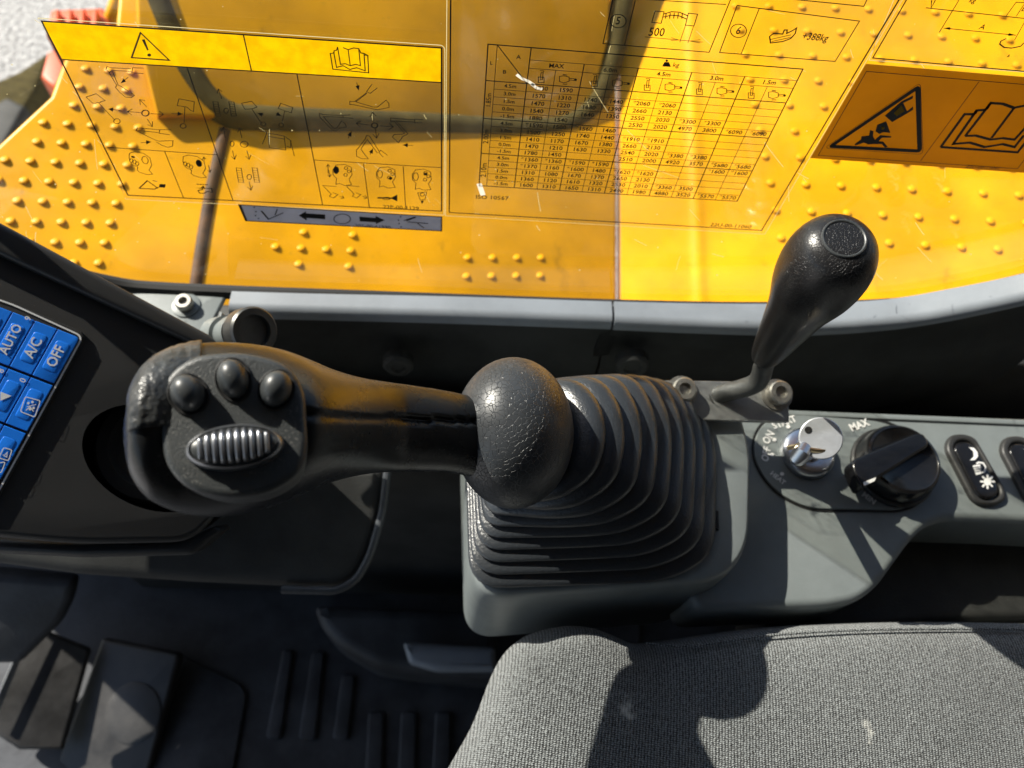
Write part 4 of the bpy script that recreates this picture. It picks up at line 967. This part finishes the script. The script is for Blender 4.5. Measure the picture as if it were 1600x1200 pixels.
def rocker(name, dx, dy, label, icons):
    t = thing(name, CP.hit(1525 + dx, 735 + dy), label, 'switch', 'rocker switches on the console')
    f = lambda *pts: [(x + dx, y + dy) for x, y in z3c(*pts)]
    cap = rnd(f((1195, 330), (1215, 262), (1290, 255), (1350, 275), (1505, 540), (1515, 600), (1450, 632), (1370, 625), (1330, 590)), [20, 18, 18, 26, 26, 18, 20, 20, 20], 5)
    inn = rnd(f((1235, 330), (1255, 295), (1300, 290), (1345, 310), (1475, 535), (1480, 575), (1440, 605), (1385, 600), (1350, 565)), [14, 12, 12, 18, 18, 12, 14, 14, 14], 5)
    prism('bezel', CP, [cap, inn], .006, M_blk, t, .0018, off=.0035)
    prism('rocker', CP, [[(x*.96 + (1525+dx)*.04 - 1, y*.96 + (732+dy)*.04) for x, y in inn]], .006, M_gloss, t, .0016, off=.0045)
    if icons:
        pr = Print(CP, .0047)
        g = lambda *pts: [(x + dx, y + dy) for x, y in z3c(*pts)]
        pr.fill(g((1312, 328), (1340, 333), (1358, 355), (1360, 378), (1345, 395), (1318, 398), (1338, 378), (1336, 352)))
        pr.fill(g((1332, 425), (1372, 418), (1378, 468), (1350, 474))); pr.line(g((1352, 415), (1365, 408), (1388, 412), (1400, 432), (1396, 455), (1380, 462)), 2.4)
        c = g((1410, 508))[0]; pr.disc(c[0], c[1], 6.2, 6.2)
        for k in range(8):
            a = k*math.pi/4; pr.line([(c[0] + 6.5*math.cos(a), c[1] + 6.5*math.sin(a)), (c[0] + 11.5*math.cos(a), c[1] + 11.5*math.sin(a))], 3)
        pr.build('icons', M_white, t)
        gr = Print(CP, .0049)
        for k in range(3): gr.line(g((1335, 435 + 12*k), (1374, 428 + 12*k)), .8)
        gr.build('icon_lines', M_gloss, t)
    return t
rocker('rocker_switch', 0, 0, 'black capsule rocker switch with white moon, lock and sun icons', True)
rocker('rocker_switch', 86, 3, 'black capsule rocker switch cut off by the right picture edge', True)

# ------------------------------------------------------------------ seat
SP = ZP(SZ)
edge = [(640, 1340), (700, 1215), (748, 1128), (778, 1050), (800, 1008), (830, 982), (870, 970), (915, 968), (960, 978), (1005, 990), (1080, 984), (1200, 968), (1330, 960), (1480, 958), (1640, 960), (1900, 968)]
E3 = [SP.hit(*q) for q in edge]; E3 = smooth_path(E3, 6)
seat = thing('seat', (.3, -.1, .45), 'grey woven cloth seat cushion in the lower right corner', 'seat')
cs = Vector((.30, -.25, SZ)); rows = []
levels = [(0.0, -.10), (-.01, -.05), (0.0, -.022), (.012, -.009), (.03, -.0015), (.06, .003), (.12, .006), (.22, .006), (.35, .006), (.5, .006), (.65, .006), (.8, .004), (.97, .002)]
def szz(p, k):
    return .002*math.sin(p.x*22 + 1)*math.sin(p.y*17)*min(k*8, 1)
for k, dz in levels:
    rows.append([Vector((q.x + (cs.x-q.x)*k, q.y + (cs.y-q.y)*k, SZ + dz + szz(q + (cs-q)*k, max(k, 0)))) for q in E3])
n = len(E3); vs_ = [q for r in rows for q in r]
# bolster dent near the corner
c1 = SP.hit(905, 985); c2 = SP.hit(1010, 1005)
for v in vs_:
    d1 = (Vector((v.x, v.y, 0)) - Vector((c1.x, c1.y, 0))).length; d2 = (Vector((v.x, v.y, 0)) - Vector((c2.x, c2.y, 0))).length
    v.z += .008*math.exp(-(d1/.022)**2) - .005*math.exp(-(d2/.016)**2)
fs = [(i*n+j, i*n+j+1, (i+1)*n+j+1, (i+1)*n+j) for i in range(len(rows)-1) for j in range(n-1)]
so_ = mesh('cushion', vs_, fs, M_seat, seat, 0); sb = so_.modifiers.new('sub', 'SUBSURF'); sb.levels = 2; sb.render_levels = 2
seam = [SP.hit(*q) for q in ((1010, 992), (1080, 996), (1200, 980), (1330, 972), (1480, 970), (1640, 972), (1900, 980))]
mesh('seam', *tube([q + Vector((0, -.004, -.001)) for q in smooth_path(seam, 6)], .0007, 8), M_seat, seat, 0)

# ------------------------------------------------------------------ floor details and pedals
FP0 = ZP(FLZ + .0)
fm = thing('floor_mat', FP0.hit(500, 1080), 'black rubber floor mat with raised tread bars', 'mat')
prism('mat', FP0, [rnd([(-400, 860), (1000, 900), (1000, 1900), (-400, 1900)], 4)], .006, M_flo, fm, .002, off=.006)
z9 = zm(0, 880, 2.0513)
bars = [((905, 275), (940, 278), (898, 565), (850, 560)), ((1000, 280), (1040, 283), (1010, 568), (955, 563)), ((1095, 355), (1138, 358), (1115, 568), (1065, 563)),
        ((1180, 475), (1230, 475), (1222, 760), (1165, 760)), ((1285, 475), (1335, 475), (1328, 760), (1270, 760)), ((1395, 475), (1445, 475), (1440, 760), (1380, 760))]
for b in bars: prism('tread_bar', FP0, [rnd(z9(*b), 8, 4)], .008, M_flo, fm, .0025, off=.012)
prism('heel_pad', FP0, [rnd(z9((575, 290), (770, 385), (790, 420), (730, 760), (400, 760)), [10, 20, 20, 0, 0])], .006, M_flo, fm, .002, off=.011)
PP = Plane(at(185, 1100, .80), (-.15, -.25, .95))
pd = thing('foot_pedal', PP.hit(180, 1190), 'scuffed black rectangular foot pedal with a round worn mark', 'pedal')
prism('pad', PP, [rnd(z9((325, 240), (575, 290), (465, 700), (160, 700)), [6, 10, 0, 0])], .014, M_ped, pd, .004)
mesh('mark', *lathe(PP.hit(*z9((428, 480))[0]), PP.n, [(0, .030), (.0012, .030), (.002, .028), (.002, .0)], 32), M_ped, pd)
PP2 = Plane(at(60, 1080, .78), (.25, -.25, .93))
pd2 = thing('foot_pedal', PP2.hit(40, 1190), 'black ridged foot pedal at the left picture edge', 'pedal')
prism('pad', PP2, [rnd(z9((95, 195), (165, 225), (290, 275), (200, 600), (60, 600), (-60, 520)), [6, 6, 6, 0, 0, 0])], .012, M_ped, pd2, .004)
prism('flange', Plane(at(40, 1050, .775), (.6, -.3, .7)), [z9((95, 190), (112, 200), (-20, 520), (-40, 500))], .003, M_met, pd2, .0008)
hp = thing('heater_duct', ZP(.2).hit(640, 1030), 'dark moulded duct with grey tab beside the seat', 'duct')
prism('duct', ZP(.20), [rnd(z9((1000, 130), (1600, 150), (1600, 370), (1380, 355), (1200, 330), (1080, 260), (1030, 210)), 16)], .09, M_flo, hp, .012)
prism('tab', ZP(.225), [rnd(z9((1290, 250), (1590, 268), (1590, 345), (1400, 345), (1310, 318)), 8)], .02, M_ledge, hp, .006)
kp = thing('kick_panel', ZP(.2).hit(60, 950), 'dark blue grey kick panel at the left above the pedals', 'panel')
prism('panel', Plane(at(60, 960, .70), (.1, -.7, .7)), [rnd(z9((-200, 20), (240, 60), (225, 130), (190, 200), (60, 330), (-200, 330)), 12)], .02, M_flo, kp, .008)
